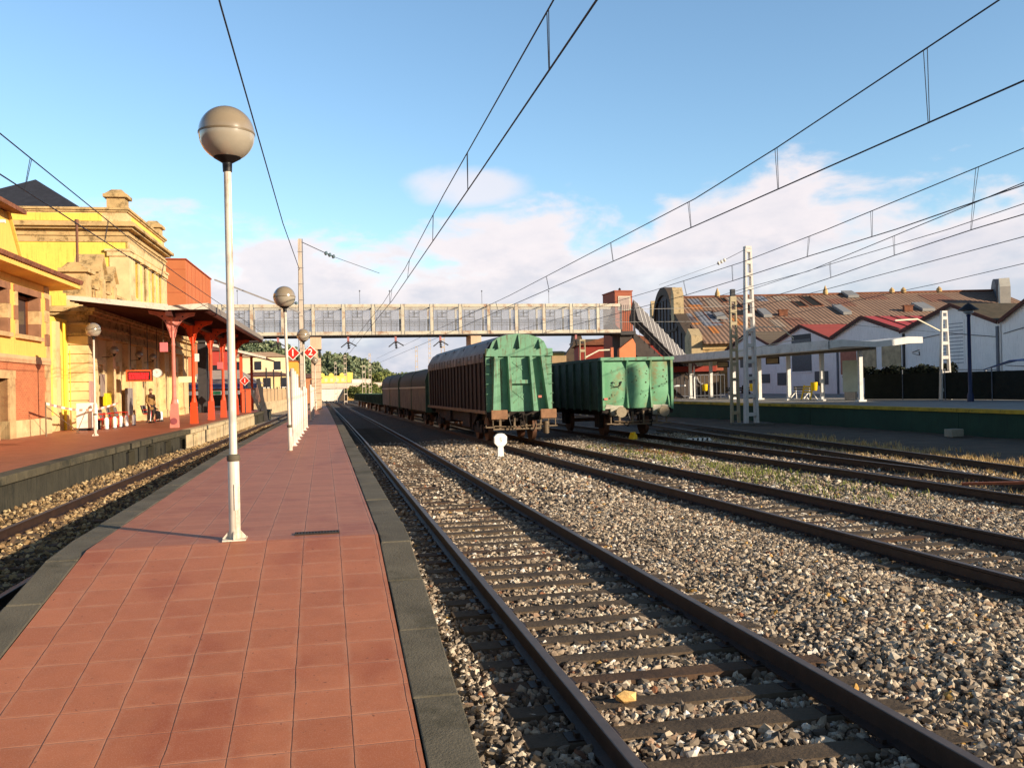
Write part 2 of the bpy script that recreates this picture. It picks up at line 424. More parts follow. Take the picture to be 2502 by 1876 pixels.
TONES = [(*S(192, 174, 150), 4), (*S(220, 205, 182), 3), (*S(162, 145, 125), 4), (*S(128, 115, 99), 3.2), (*S(94, 86, 78), 2.4), (*S(172, 142, 116), .9), (*S(206, 160, 86), .15), (*S(150, 100, 72), .22), (*S(244, 236, 222), .5)]
stones('ballast_stones', 230000, main_sampler(2.9, 15.5, 14.5, 1.15), (.015, .052), 11, TONES, 'loose grey and beige ballast stones between the tracks nearest the camera')
stones('distant_ballast_stones', 70000, main_sampler(15.2, 37, 15.5, 1.0), (.028, .07), 12, TONES, 'loose ballast stones farther off, around the wagons')
def trench_sampler(rn, N):
    y = rn.uniform(8, 62, N); x = rn.uniform(-6.2, -2.2, N)
    ok = in_view(x, y, -.6, .3); xc = vpoly(TC[0], y)
    ok &= (np.abs(np.abs(x-xc)-.87) > .075) & (x < vpoly(IL, y)-.02) & (x > vpoly(LPE, y)-.02)
    x, y = x[ok], y[ok]
    z = np.array([bed_z(a, b) for a, b in zip(x, y)])+rn.uniform(-.03, .035, len(x))
    return np.stack([x, y, z], 1)
stones('trench_ballast_stones', 42000, trench_sampler, (.026, .066), 13, [(*S(188, 158, 112), 3), (*S(214, 188, 142), 1.4), (*S(156, 126, 86), 3), (*S(116, 94, 68), 3), (*S(86, 70, 54), 2)], 'tan ballast stones heaped along the left platform wall')  # warm sunlight is put into the yellowish tint of these stones
# a few stones lying by themselves that the eye picks out
for (x, y, r, c, lab) in [(1.98, 5.86, .07, S(236, 190, 120), 'orange tinted stone lying against the rail of the nearest track'),
                          (5.5, 5.65, .085, S(238, 230, 220), 'large pale block of stone lying in the gravel between two tracks')]:
    rs = np.random.RandomState(int(x*100)); bm = bmesh.new(); bmesh.ops.create_icosphere(bm, subdivisions=1, radius=r)
    for v in bm.verts: v.co = Vector((v.co.x*1.25, v.co.y*.75, v.co.z*.7))*(1+rs.uniform(-.2, .15))
    me = bpy.data.meshes.new('stone'); bm.to_mesh(me); bm.free(); me.materials.append(mat('stone_%d' % int(x*10), c, .9, .2, 20, .4, 60))
    o = bpy.data.objects.new('stone', me); COL.objects.link(o); o.location = (x, y, -.12); tag(o, lab, 'stone')

# grass
def blades(name, pts, h, cols, seed, label):
    rn = random.Random(seed); g = MB()
    for (x, y, z) in pts:
        for _ in range(rn.randint(4, 8)):
            a = rn.uniform(0, 6.283); hh = h*rn.uniform(.45, 1.15); px, py = x+rn.gauss(0, .05), y+rn.gauss(0, .05)
            w = .005+.004*rn.random(); lx, ly = math.cos(a)*hh*rn.uniform(.15, .6), math.sin(a)*hh*rn.uniform(.15, .6)
            dx, dy = -math.sin(a)*w, math.cos(a)*w
            g.add([(px-dx, py-dy, z), (px+dx, py+dy, z), (px+lx*.45+dx*.7, py+ly*.45+dy*.7, z+hh*.65), (px+lx*.45-dx*.7, py+ly*.45-dy*.7, z+hh*.65), (px+lx, py+ly, z+hh)],
                  [(0, 1, 2, 3), (3, 2, 4)], rn.randrange(len(cols)))
    return stuff(g.build(name, [mat(name+'_%d' % i, c, .85, .25, 8) for i, c in enumerate(cols)], recalc=False), label, 'grass')
P = []
for _ in range(680):
    y = rnd.uniform(14, 31); x = 9.75+rnd.gauss(0, .55)+(y-22)*-.02
    if rnd.random() < .4+.6*math.exp(-((y-21)/4)**2): P.append((x, y, -.17))
blades('weeds', P, .11, [S(118, 128, 54), S(146, 146, 78), S(92, 108, 44)], 3, 'low green weeds growing through the gravel beside the second wagon track')
P = []
for _ in range(3600):
    t = rnd.random(); y = rnd.uniform(13, 34); xc = poly_at(TC[4], y)
    if t < .3: x = xc+rnd.uniform(-.65, .65)
    elif t < .85: x = xc+1.1+abs(rnd.gauss(0, .9))
    else: x = rnd.uniform(xc-1.6, xc-1.0)
    P.append((x, y, -.25))
blades('dry_grass', P, .17, [S(206, 172, 112), S(180, 146, 90), S(222, 194, 140)], 4, 'dry straw-coloured grass along the farthest track')
P = [(rnd.gauss(11.2, .9) if False else rnd.uniform(10.0, 11.1), rnd.uniform(25, 31), -.17) for _ in range(260)]
blades('brown_litter', P, .06, [S(168, 112, 66), S(150, 96, 54)], 5, 'brown leaf litter on the gravel in front of the open wagon')

# ------------------------------------------------------------------ platforms
def tile_material(name, c1, c2, joint_c, joint_r, size=.33, x0=-.21, stain=(.5, .3, .25), bumpy=.15, glossy=.55):
    m = bpy.data.materials.new(name); m.use_nodes = True
    T = NT(m.node_tree); b = m.node_tree.nodes['Principled BSDF']
    tc = T.new('ShaderNodeTexCoord').outputs['Object']
    x, y, z = T.sep(tc)
    n0 = T.noise(tc, 2.3, 2, .5)
    n9 = T.noise(tc, 4.5, 3, .6)
    xs = T.math('DIVIDE', T.math('MULTIPLY_ADD', T.math('SUBTRACT', n9, .5), .018, T.math('SUBTRACT', x, x0)), size); ys = T.math('DIVIDE', T.math('MULTIPLY_ADD', n0, .02, y), size)
    fx = T.math('ABSOLUTE', T.math('SUBTRACT', T.math('FRACT', T.math('ADD', xs, 40)), .5))
    fy = T.math('ABSOLUTE', T.math('SUBTRACT', T.math('FRACT', T.math('ADD', ys, 40)), .5))
    cx = T.math('FLOOR', T.math('ADD', xs, 40)); cy = T.math('FLOOR', T.math('ADD', ys, 40))
    cv = T.new('ShaderNodeCombineXYZ'); T.l.new(cx, cv.inputs[0]); T.l.new(cy, cv.inputs[1])
    wn = T.new('ShaderNodeTexWhiteNoise', noise_dimensions='2D'); T.l.new(cv.outputs[0], wn.inputs['Vector'])
    base = T.ramp(wn.outputs['Value'], [(0, c1), (1, c2)])
    n = T.noise(tc, 6, 6, .65)
    base = T.mix(T.smooth(n, .35, .75, 0, .35), base, tuple(list(np.array(c1)*.72)+[1]))
    big = T.noise(T.mapping(tc, scale=(1.2, .8, 1), rot=(0, 0, .7)), 1.3, 3, .5)
    base = T.mix(T.smooth(big, .52, .68, 0, .42), base, tuple(list(np.array(c1)*np.array(stain)*1.35)+[1]))
    fine = T.noise(tc, 160, 2, .5)
    base = T.mix(T.smooth(fine, .45, .7, 0, .18), base, (.75, .5, .38, 1))
    dust = T.math('MULTIPLY', T.smooth(T.math('MAXIMUM', fx, fy), .36, .5), T.smooth(T.noise(tc, 5, 4, .7), .35, .65, .03, .24))
    base = T.mix(dust, base, (*S(214, 166, 136), 1))
    spot = T.smooth(T.noise(tc, 26, 2, .5), .70, .76, 0, .55)
    base = T.mix(spot, base, (*S(70, 48, 42), 1))
    jx = T.smooth(fx, .486, .497); jy = T.smooth(fy, .478, .497)
    jn = T.smooth(T.noise(tc, 3, 4, .6), .38, .62, .25, 1)
    base = T.mix(T.math('MULTIPLY', jy, T.math('MULTIPLY', jn, .5)), base, (*joint_r, 1))
    base = T.mix(T.math('MULTIPLY', jx, T.math('MULTIPLY_ADD', jn, .35, .6)), base, (*joint_c, 1))
    T.l.new(base, b.inputs['Base Color'])
    b.inputs['Roughness'].default_value = glossy; b.inputs['Specular IOR Level'].default_value = .25
    h = T.math('SUBTRACT', 1, T.math('MAXIMUM', jx, T.math('MULTIPLY', jy, .6)))
    h = T.math('MULTIPLY_ADD', n, .35, h)
    bn = T.new('ShaderNodeBump'); bn.inputs['Strength'].default_value = .55; bn.inputs['Distance'].default_value = .006
    T.l.new(h, bn.inputs['Height']); T.l.new(bn.outputs[0], b.inputs['Normal'])
    return m
m_tile = tile_material('red_tile', S(176, 104, 70), S(190, 116, 80), S(78, 56, 46), S(206, 148, 116))
m_tile_l = tile_material('brown_tile', S(162, 88, 60), S(176, 100, 70), S(92, 54, 40), S(140, 88, 62), .4, 0, (.6, .5, .45))
m_kerb = mat('kerb_concrete', S(104, 97, 82), .9, .25, 2.5, .5, 60, dirt=S(70, 66, 50), damt=.75, dscale=1.1)
m_pface = mat('platform_concrete', S(118, 108, 92), .95, .3, 2, .5, 25, dirt=S(48, 46, 40), damt=.85, streak=True)
def ribbon(g, A, B, ys, zf, za=0, mi=0):
    """a sheet between two lines A and B"""
    vs = []
    for y in ys:
        a = A(y) if callable(A) else poly_at(A, y); b = B(y) if callable(B) else poly_at(B, y)
        vs += [(a, y, zf(y)+za), (b, y, zf(y)+za)]
    g.add(vs, [(2*i, 2*i+1, 2*i+3, 2*i+2) for i in range(len(ys)-1)], mi)
YS = [-2, 1.5, 4, 6, 8, 8.62, 9.5, 14, 22, 32, 36, 43, 62, 70, 85, 96]
izf = lambda y: ramp_z(y) if y < 90 else PZ-(y-90)*.1
g = MB(); ribbon(g, lambda y: poly_at(IL, y)+.28, lambda y: poly_at(IR, y)-.29, YS, izf, -.004)
struct(g.build('island_platform', m_tile))
def kerb(name, A, off0, off1, lo=-.4):
    """kerb slabs of about one metre with open joints"""
    g = MB(); y = -1.5
    while y < 95:
        y1 = y+.98
        for (ya, yb) in ((y, y1),):
            xa, xb = poly_at(A, ya), poly_at(A, yb); za, zb = izf(ya), izf(yb)
            d = rnd.uniform(-.004, .004); e = rnd.uniform(-.006, .006)
            x0a, x1a, x0b, x1b = xa+off0+e, xa+off1+e, xb+off0+e, xb+off1+e
            vs = [(x0a, ya, lo), (x1a, ya, lo), (x1a, ya, za+d), (x0a, ya, za+d), (x0b, yb, lo), (x1b, yb, lo), (x1b, yb, zb+d), (x0b, yb, zb+d)]
            g.add(vs, [(0, 1, 2, 3), (4, 7, 6, 5), (0, 4, 5, 1), (1, 5, 6, 2), (2, 6, 7, 3), (3, 7, 4, 0)])
        y = y1+.006
    return struct(g.build(name, m_kerb, bevel=.012))
kerb('platform_kerb', IR, -.28, 0); kerb('platform_kerb', IL, 0, .27)
g = MB(); ribbon(g, lambda y: poly_at(IL, y)+.1, lambda y: poly_at(IR, y)-.1, YS, lambda y: izf(y)-.05); struct(g.build('platform_core', mat('joint_dirt', S(52, 50, 36), 1, .4, 6)))
# drain grate beside the first lamp
g = MB()
g.box(-.30, .12, 8.80, 8.815, .64, .662); g.box(-.30, .12, 8.90, 8.915, .64, .662)
for i in range(15): g.box(-.295+i*.029, -.281+i*.029, 8.815, 8.90, .64, .660)
g.box(-.29, .115, 8.816, 8.899, .648, .651, 1)
tag(g.build('drain_grate', [mat('cast_iron', S(62, 56, 52), .6, .2, 8, metal=.5), mat('black_gap', S(16, 14, 14), 1, .1)], rotz=0), 'small dark iron drain grate set in the red tiles near the first lamp', 'drain grate')

# left platform
LS = [-10, 4, 10, 17, 24, 31, 40, 55, 72, 78]
g = MB(); ribbon(g, lambda y: -30, lambda y: poly_at(LPE, y)-.38, LS, lambda y: LZ)
struct(g.build('station_platform', m_tile_l))
m_moss = mat('mossy_concrete', S(86, 78, 60), .95, .3, 2.2, .5, 25, dirt=S(44, 44, 34), damt=.9, dscale=.9)
m_pale = mat('pale_concrete', S(212, 188, 148), .95, .22, 1.6, .4, 22, dirt=S(110, 96, 70), damt=.75, dscale=.8, streak=True)
g = MB(); y = -2.
while y < 77.9:
    y1 = y+1.2; mi = 0 if y < 37 or y > 62 else 1
    xa, xb = poly_at(LPE, y), poly_at(LPE, y1-.015); j = rnd.uniform(-.01, .01)
    vs = [(xa-.38, y, LZ-.16), (xa+j, y, LZ-.16), (xa+j, y, LZ+.006), (xa-.38, y, LZ+.006), (xb-.38, y1-.015, LZ-.16), (xb+j, y1-.015, LZ-.16), (xb+j, y1-.015, LZ+.006), (xb-.38, y1-.015, LZ+.006)]
    g.add(vs, [(0, 1, 2, 3), (4, 7, 6, 5), (0, 4, 5, 1), (1, 5, 6, 2), (2, 6, 7, 3), (3, 7, 4, 0)], mi); y = y1
struct(g.build('platform_kerb', [m_moss, m_pale], bevel=.015))
m_void = mat('dark_recess', S(26, 24, 22), 1, .2)
g = MB(); y = -2.; i = 0
while y < 78:
    w = 1.35; y1 = y+w; mi = 0 if y < 37 or y > 64 else 1
    xa, xb = poly_at(LPE, y), poly_at(LPE, y1)
    hole = (27.5 < y < 37 and i % 2 == 0) or (y > 37 and i % 5 == 0)
    d = .10
    def slab(ya, yb, zl, zh, dd=d, m=mi):
        xa, xb = poly_at(LPE, ya), poly_at(LPE, yb)
        g.add([(xa-dd-.2, ya, zl), (xa-dd, ya, zl), (xa-dd, ya, zh), (xa-dd-.2, ya, zh), (xb-dd-.2, yb, zl), (xb-dd, yb, zl), (xb-dd, yb, zh), (xb-dd-.2, yb, zh)],
              [(0, 1, 2, 3), (4, 7, 6, 5), (0, 4, 5, 1), (1, 5, 6, 2), (2, 6, 7, 3), (3, 7, 4, 0)], m)
    if hole:
        slab(y, y+.12, -.4, LZ-.16); slab(y1-.12, y1-.012, -.4, LZ-.16); slab(y+.12, y1-.12, -.4, LZ-.16, .28, 2)
        slab(y+.12, y1-.12, LZ-.24, LZ-.16)
    else: slab(y, y1-.012, -.4, LZ-.16)
    y = y1; i += 1
struct(g.build('platform_wall', [mat('dark_wall_concrete', S(62, 58, 46), .95, .3, 2.2, .5, 25, dirt=S(34, 34, 28), damt=.9, streak=True), m_pale, m_void]))
# right platform
RS = [-20, 0, 20, 42, 57, 76, 95]
m_grey = mat('grey_paving', S(150, 146, 140), .85, .15, 2, .2, 40)
g = MB(); ribbon(g, lambda y: poly_at(RPE, y)+.5, lambda y: 60, RS, lambda y: RZ); struct(g.build('far_platform', m_grey))
g = MB(); ribbon(g, lambda y: poly_at(RPE, y)+.12, lambda y: poly_at(RPE, y)+.5, RS, lambda y: RZ+.004)
struct(g.build('platform_edge_line', mat('yellow_paint', S(216, 170, 40), .8, .25, 3, dirt=S(110, 90, 40), damt=.6)))
m_gwall = mat('green_painted_concrete', S(36, 66, 48), .8, .25, 1.2, .3, 20, dirt=S(30, 50, 40), damt=.6, streak=True)
g = MB()
for ya, yb in zip(RS, RS[1:]):
    n = max(1, int((yb-ya)/8))
    for k in range(n):
        a, b = lerp(ya, yb, k/n), lerp(ya, yb, (k+1)/n)-.02
        xa, xb = poly_at(RPE, a), poly_at(RPE, b)
        g.add([(xa, a, -.5), (xa+.3, a, -.5), (xa+.3, a, RZ-.14), (xa, a, RZ-.14), (xb, b, -.5), (xb+.3, b, -.5), (xb+.3, b, RZ-.14), (xb, b, RZ-.14)],
              [(0, 1, 2, 3), (4, 7, 6, 5), (0, 4, 5, 1), (1, 5, 6, 2), (2, 6, 7, 3), (3, 7, 4, 0)])
        xa -= .08; xb -= .08
        g.add([(xa, a, RZ-.135), (xa+.25, a, RZ-.135), (xa+.25, a, RZ+.002), (xa, a, RZ+.002), (xb, b, RZ-.135), (xb+.25, b, RZ-.135), (xb+.25, b, RZ+.002), (xb, b, RZ+.002)],
              [(0, 1, 2, 3), (4, 7, 6, 5), (0, 4, 5, 1), (1, 5, 6, 2), (2, 6, 7, 3), (3, 7, 4, 0)], 1)
struct(g.build('far_platform_wall', [m_gwall, mat('yellow_edge', S(196, 160, 50), .8, .3, 2, dirt=S(90, 86, 40), damt=.7)]))

# ------------------------------------------------------------------ globe lamps and posts on the island platform
m_white = mat('white_enamel', S(222, 210, 192), .45, .1, 5, .08, 40, dirt=S(140, 116, 90), damt=.65, streak=True)
m_globe_t = mat('smoked_globe_top', S(152, 136, 112), .2, .08, 3, spec=.8)
m_globe_b = mat('smoked_globe_bottom', S(172, 161, 142), .18, .08, 3, spec=.8)
for m_ in (m_globe_t, m_globe_b): b_ = m_.node_tree.nodes['Principled BSDF']; b_.inputs['Coat Weight'].default_value = .8; b_.inputs['Coat Roughness'].default_value = .06
m_black = mat('black_plastic', S(28, 26, 26), .5, .2, 8)
def globe_lamp(loc, label, H=3.505, r=.255, lean=0, group='globe lamps'):
    t = thing('globe_lamp', label, 'street lamp', loc, 0, group)
    g = MB(); g.lathe([(.052, 0), (.052, .75), (.036, .78), (.034, H)], seg=20); g.build('pole', m_white, t, smooth=True)
    g = MB(); g.box(-.028, .028, -.056, -.046, .28, .52); g.build('access_door', m_white, t, rotz=.6)
    g = MB(); g.lathe([(.056, .735), (.061, .75), (.061, .79), (.04, .80)], seg=20); g.build('collar', mat('dark_band', S(96, 88, 72), .7, .2), t, smooth=True)
    g = MB(); g.box(-.105, .105, -.105, .105, 0, .014)
    for k in range(4):
        a = k*math.pi/2; c, s = math.cos(a), math.sin(a)
        g.add([(c*.05-s*.006, s*.05+c*.006, .014), (c*.115-s*.006, s*.115+c*.006, .014), (c*.05-s*.006, s*.05+c*.006, .09), (c*.05+s*.006, s*.05-c*.006, .014), (c*.115+s*.006, s*.115-c*.006, .014), (c*.05+s*.006, s*.05-c*.006, .09)],
              [(0, 1, 2), (5, 4, 3), (0, 3, 4, 1), (1, 4, 5, 2), (0, 2, 5, 3)])
    g.build('base_plate', m_white, t)
    g = MB(); g.lathe([(.042, H-.06), (.045, H+.02), (.06, H+.03), (.125, H+.07), (.135, H+.10)], seg=24); g.build('cup', m_black, t, smooth=True)
    zc = H+.04+r; g = MB()
    pr = [(r*math.cos(a), r*math.sin(a)) for a in np.linspace(-1.1, -.015, 14)]
    g.lathe([(p, q) for p, q in pr], (0, 0, zc), 40); 
    gl = g.build('globe', m_globe_b, t, smooth=True)
    g = MB(); g.lathe([(r*math.cos(a), r*math.sin(a)) for a in np.linspace(.015, 1.565, 16)], (0, 0, zc), 40); g.build('globe_cap', m_globe_t, gl, smooth=True)
    g = MB(); g.lathe([(r*.985, -.012), (r*1.012, -.009), (r*1.012, .009), (r*.985, .012)], (0, 0, zc), 40); g.build('seam', mat('seam_band', S(120, 104, 80), .5, .1), gl, smooth=True)
    return t
L1 = globe_lamp((-.838, 8.73, PZ), 'tall white globe lamp nearest the camera, standing by the drain grate')
LAMPS = [(-.78, 21.63, 'second white globe lamp along the island platform, at the near end of the white posts'), (-.70, 36.3, 'third globe lamp, directly in front of the concrete mast with the red number signs'),
         (-.55, 66.5, 'small globe lamp seen under the red number 2 sign'), (-.42, 84, 'smallest globe lamp, farthest along the island platform beyond the footbridge')]
for x, y, lab in LAMPS:
    o = copy_thing(L1, (x, y, PZ-.2), rnd.uniform(0, .3), lab); o.rotation_euler.y = -.02 if y < 30 else -.01
# white posts in a row
m_wpost = mat('white_post_paint', S(232, 214, 200), .5, .08, 4, dirt=S(170, 150, 130), damt=.5, streak=True)
def wpost(loc, h, label):
    t = thing('fence_post', label, 'post', loc, 0, 'white posts in a row on the island platform')
    g = MB(); g.lathe([(.052, 0), (.052, h-.02), (.04, h)], seg=14); g.build('post', m_wpost, t, smooth=True)
    g = MB(); g.lathe([(.10, 0), (.10, .012), (.07, .03), (.06, .06)], seg=16); g.build('foot', m_wpost, t, smooth=True)
for i, (x, y, h) in enumerate([(-.77, 23.4, 1.97), (-.76, 24.75, 1.93), (-.75, 26.4, 1.88), (-.74, 28.1, 1.5), (-.72, 30.0, 1.42), (-.69, 32.5, 1.55), (-.66, 34.8, 1.5), (-.6, 43.6, 1.7), (-.58, 47, 1.6), (-.56, 51, 1.6)]):
    wpost((x, y, PZ), h, '%s white post from the second globe lamp, in the row on the platform' % ORD[i])

# ------------------------------------------------------------------ masts
m_conc = mat('mast_concrete', S(206, 190, 172), .85, .15, 2, .3, 30, dirt=S(128, 112, 96), damt=.5, streak=True)
m_steel = mat('galvanised_steel', S(168, 164, 160), .5, .15, 5, metal=.5)
m_ins = mat('glass_insulator', S(104, 124, 132), .2, .1, spec=.7)
m_dark = mat('dark_steel', S(44, 44, 48), .6, .2)
def insulator(g, p, q, n=4, r=.075, mi=0):
    p, q = Vector(p), Vector(q); d = (q-p).normalized()
    a = d.orthogonal().normalized(); b = d.cross(a)
    pts = []; rs = []
    for i in range(n):
        for f, k in ((0, .25), (.35, 1), (.6, 1), (.95, .25)): pts.append(p.lerp(q, (i+f)/n)); rs.append(r*k)
    g.tube(pts, rs, 10, mi)
def lattice_leg_mast(loc, h, w0, w1, d, label, step=.95, m=None, rotz=0, group='lattice masts', lw=.085):
    """two flat legs joined by rungs: a concrete or steel ladder mast"""
    t = thing('lattice_mast', label, 'mast', loc, rotz, group)
    m = m or m_conc
    g = MB()
    for s in (-1, 1): g.beam((s*w0/2, 0, 0), (s*w1/2, 0, h), lw*1.25, d, up=(0, 1, 0), w2=lw*.8, h2=d*.75)
    g.build('leg', m, t)
    z = .55
    while z < h-.2:
        w = lerp(w0, w1, z/h); g = MB(); g.box(-w/2, w/2, -d*.4, d*.4, z-.09, z+.09); g.build('rung', m, t); z += step*lerp(1.05, .62, z/h)
    g = MB(); g.box(-w1/2-.03, w1/2+.03, -d*.42, d*.42, h-.12, h)
    g.build('top_plate', m, t)
    return t
# left mast: H section on the island platform with step irons
tm = thing('catenary_mast', 'tall pale mast with a dark flange on the island platform, behind the red number signs', 'mast', (-.80, 37.6, PZ))
g = MB(); g.beam((-.03, 0, 0), (-.03, 0, 7.64), .17, .02, up=(0, 1, 0), w2=.15); g.beam((-.03, .2, 0), (-.03, .2, 7.64), .17, .02, up=(0, 1, 0), w2=.15); g.box(-.05, -.03, .01, .19, 0, 7.64)
g.build('shaft', m_conc, tm)
g = MB(); g.box(.06, .085, .0, .2, 0, 7.64); g.build('flange', mat('dark_flange', S(92, 88, 88), .6, .2), tm)
g = MB()
for k in range(11): g.box(-.14, .11, -.03, -.012, .5+k*.66, .52+k*.66)
g.build('step_iron', m_steel, tm)
g = MB(); g.tube([(.05, .1, 7.52), (.95, .1, 7.1)], .016, 6); insulator(g, (.95, .1, 7.1), (1.4, .1, 6.9), 3, .09, 1); g.tube([(1.4, .1, 6.9), (3.2, .1, 6.25)], .01, 5, 2)
g.build('anchor_wire', [m_dark, m_ins, m_dark], tm)
g = MB(); g.tube([(-.1, 0, 6.4), (-.15, 0, 3.6), (-.12, 0, 1.0)], .012, 6); g.build('earth_cable', m_dark, tm)
g = MB(); g.beam((-.05, 0, 4.6), (-3.4, 0, 5.95), .06, mi=0); insulator(g, (-.15, 0, 5.0), (-.6, 0, 5.0), 3, .07, 1)
g.build('bracket_arm', [m_steel, m_ins], tm)
# number signs
m_sred = mat('sign_red', S(222, 44, 26), .45, .08, 4); m_swhite = mat('sign_white', S(244, 238, 226), .5, .03)
def diamond_sign(loc, txt, label, r=.30, rotz=0):
    t = thing('number_sign', label, 'sign', loc, rotz, 'red diamond number signs')
    g = MB(); g.prism([(0, -r), (r, 0), (0, r), (-r, 0)], 'y', 0, .02); g.build('plate', m_swhite, t)
    q = r*.86; g = MB(); g.prism([(0, -q), (q, 0), (0, q), (-q, 0)], 'y', -.004, -.0005); g.build('red_face', m_sred, t)
    cu = bpy.data.curves.new('number', 'FONT'); cu.body = txt; cu.size = r*1.25; cu.align_x = 'CENTER'; cu.align_y = 'CENTER'; cu.extrude = .002; cu.offset = .006
    cu.materials.append(m_swhite)
    o = text_mesh('number', cu); o.parent = t; o.location = (0, -.008, 0); o.rotation_euler = (math.pi/2, 0, 0)
    return t
diamond_sign((-1.19, 37.5, 3.60), '1', 'red diamond sign with a white 1, on the left of the concrete mast')
diamond_sign((-.49, 37.48, 3.62), '2', 'red diamond sign with a white 2, on the right of the concrete mast')
g = MB(); g.beam((-.4, -.03, 2.95), (.42, -.03, 2.95), .04); g.build('sign_bar', m_steel, tm)
# right masts
t = lattice_leg_mast((22.15, 43.7, -.25), 9.45, .60, .27, .34, 'tallest pale lattice mast, in front of the far platform canopy', m=mat('pale_steel', S(214, 208, 200), .5, .12, 3, dirt=S(140, 130, 120), damt=.4), lw=.12)
g = MB(); g.tube([(-.1, 0, 9.3), (-1.25, 0, 8.75)], .014, 6); insulator(g, (-1.25, 0, 8.75), (-1.75, 0, 8.5), 3, .10, 1); g.tube([(-1.75, 0, 8.5), (-5, 0, 7.4)], .008, 5); g.build('anchor_wire', [m_dark, m_swhite], t)
g = MB(); g.box(-.9, .95, -.7, .7, -.12, .1); g.build('footing', mat('old_concrete', S(110, 104, 94), .95, .2, 3, .4), t)
t = lattice_leg_mast((22.65, 46.6, -.25), 7.1, .42, .30, .24, 'shorter tan lattice mast just behind the tallest one', m=mat('tan_steel', S(176, 160, 126), .6, .15, 4))
g = MB(); g.box(-.12, .12, -.1, .1, 7.1, 7.5); g.build('cap', m_dark, t)
g = MB(); g.tube([(.2, 0, 4.55), (1.5, 0, 5.35), (2.9, 0, 5.35), (3.7, 0, 4.7)], .03, 6); g.tube([(.2, 0, 4.0), (3.7, 0, 4.6)], .022, 6); g.build('bracket_arm', mat('cream_steel', S(226, 214, 186), .5, .1), t)
t = lattice_leg_mast((34.3, 44.2, RZ), 5.0, .62, .28, .22, 'lattice mast on the far platform in front of the white workshop wall', m=mat('pale_steel', (1, 1, 1)))
g = MB(); g.beam((-.1, 0, 3.8), (-1.7, 0, 4.55), .06); g.beam((-1.7, 0, 4.55), (-3.1, 0, 4.48), .08); g.build('bracket_arm', mat('cream_steel', (1, 1, 1)), t)
# masts far down the line
FM = [(5.3, 120, 5.6, 'far white lattice mast above the last dark wagons'), (3.6, 150, 8.2, 'far pale mast on the right of the distant track'), (8.4, 165, 9.0, 'far mast rising behind the hopper wagons'), (2.4, 178, 8.0, 'far slim mast beside the distant track'),
      (20.0, 170, 12.5, 'far mast high above the hopper wagon roof'), (15.4, 150, 9.5, 'far mast seen between the wagon roof and the footbridge'), (13.0, 98, 8.6, 'lattice mast behind the covered wagon, below the footbridge'), (17.75, 60, 5.55, 'yellowish lattice mast behind the open wagon')]
for x, y, h, lab in FM:
    lattice_leg_mast((x, y, -.3), h, .5, .34, .25, lab, 1.2, lw=.06, m=m_conc if y > 70 else mat('tan_steel', (1, 1, 1)))
t = thing('wire_bracket', 'cream bracket arm with an orange end piece above the open wagon', 'wire bracket', (17.75, 60, 3.9))
g = MB(); g.beam((.15, 0, .05), (1.2, 0, .56), .09); g.beam((1.2, 0, .56), (2.15, 0, .6), .09); g.build('arm', mat('cream_steel', (1, 1, 1)), t)
g = MB(); g.beam((2.15, 0, -.1), (2.15, 0, .75), .2); g.build('holder', mat('orange_paint', S(196, 108, 70), .6, .1), t)

# ------------------------------------------------------------------ overhead wires
m_wire = mat('copper_wire', S(40, 44, 54), .6, .2)
def catenary(label, mess, cont, drops, r=.011):
    t = thing('catenary_wire', label, 'overhead wire', (0, 0, 0), 0, 'overhead wires')
    for nm, P in (('messenger_wire', mess), ('contact_wire', cont)):
        if P: g = MB(); g.tube(P, r if nm[0] == 'm' else r*1.1, 6); g.build(nm, m_wire, t)
    def at(P, y):
        for a, b in zip(P, P[1:]):
            if a[1] <= y <= b[1]: return Vector(a).lerp(Vector(b), (y-a[1])/(b[1]-a[1]))
        return Vector(P[-1])
    for y in drops:
        a, b = at(mess, y), at(cont, y); g = MB()
        g.tube([a, b], .006, 5); g.tube([a+Vector((0, .08, 0)), b+Vector((0, .03, 0))], .006, 5)
        g.build('dropper', m_wire, t)
def cat_line(k, dx_m=.35, y1=205, zm=6.9, sag=.25):
    mess, cont = [], []
    for y in np.arange(-8, y1, 6):
        x = poly_at(TC[k], y)
        ph = (y-37.5)/48*math.pi
        mess.append((x+dx_m, y, zm-sag+sag*abs(math.cos(ph)))); cont.append((x+.1, y, 5.5))
    return mess, cont
m1, c1 = [(2.42, -6, 6.3), (2.49, 7.0, 6.2), (2.51, 9.4, 6.17), (2.6, 19, 6.16), (2.75, 30, 6.05), (2.8, 42, 6.05), (2.5, 70, 6.1), (2.0, 200, 6.2)], [(2.4, -6, 5.5), (2.49, 7.7, 5.5), (2.55, 14.3, 5.5), (2.7, 35, 5.5), (2.5, 70, 5.5), (2.0, 200, 5.5)]
catenary('pair of overhead wires with droppers above the track beside the platform', m1, c1, [9.5, 15.5, 21, 28, 36, 45])
m2, c2 = [(8.2, -6, 7.1), (8.17, 6, 6.85), (8.15, 9.4, 6.6), (8.13, 14.8, 6.25), (8.1, 18.4, 6.08), (7.8, 37, 5.9), (7.6, 70, 6.1), (7, 120, 6.2)], [(8.2, -6, 5.5), (8.16, 9.0, 5.5), (8.14, 14.8, 5.5), (8.13, 18.6, 5.5), (7.95, 33.5, 5.5), (7.6, 70, 5.5), (7, 120, 5.5)]
catenary('pair of overhead wires with droppers above the covered wagon track', m2, c2, [10.7, 14.8, 18.7, 24, 31, 40])
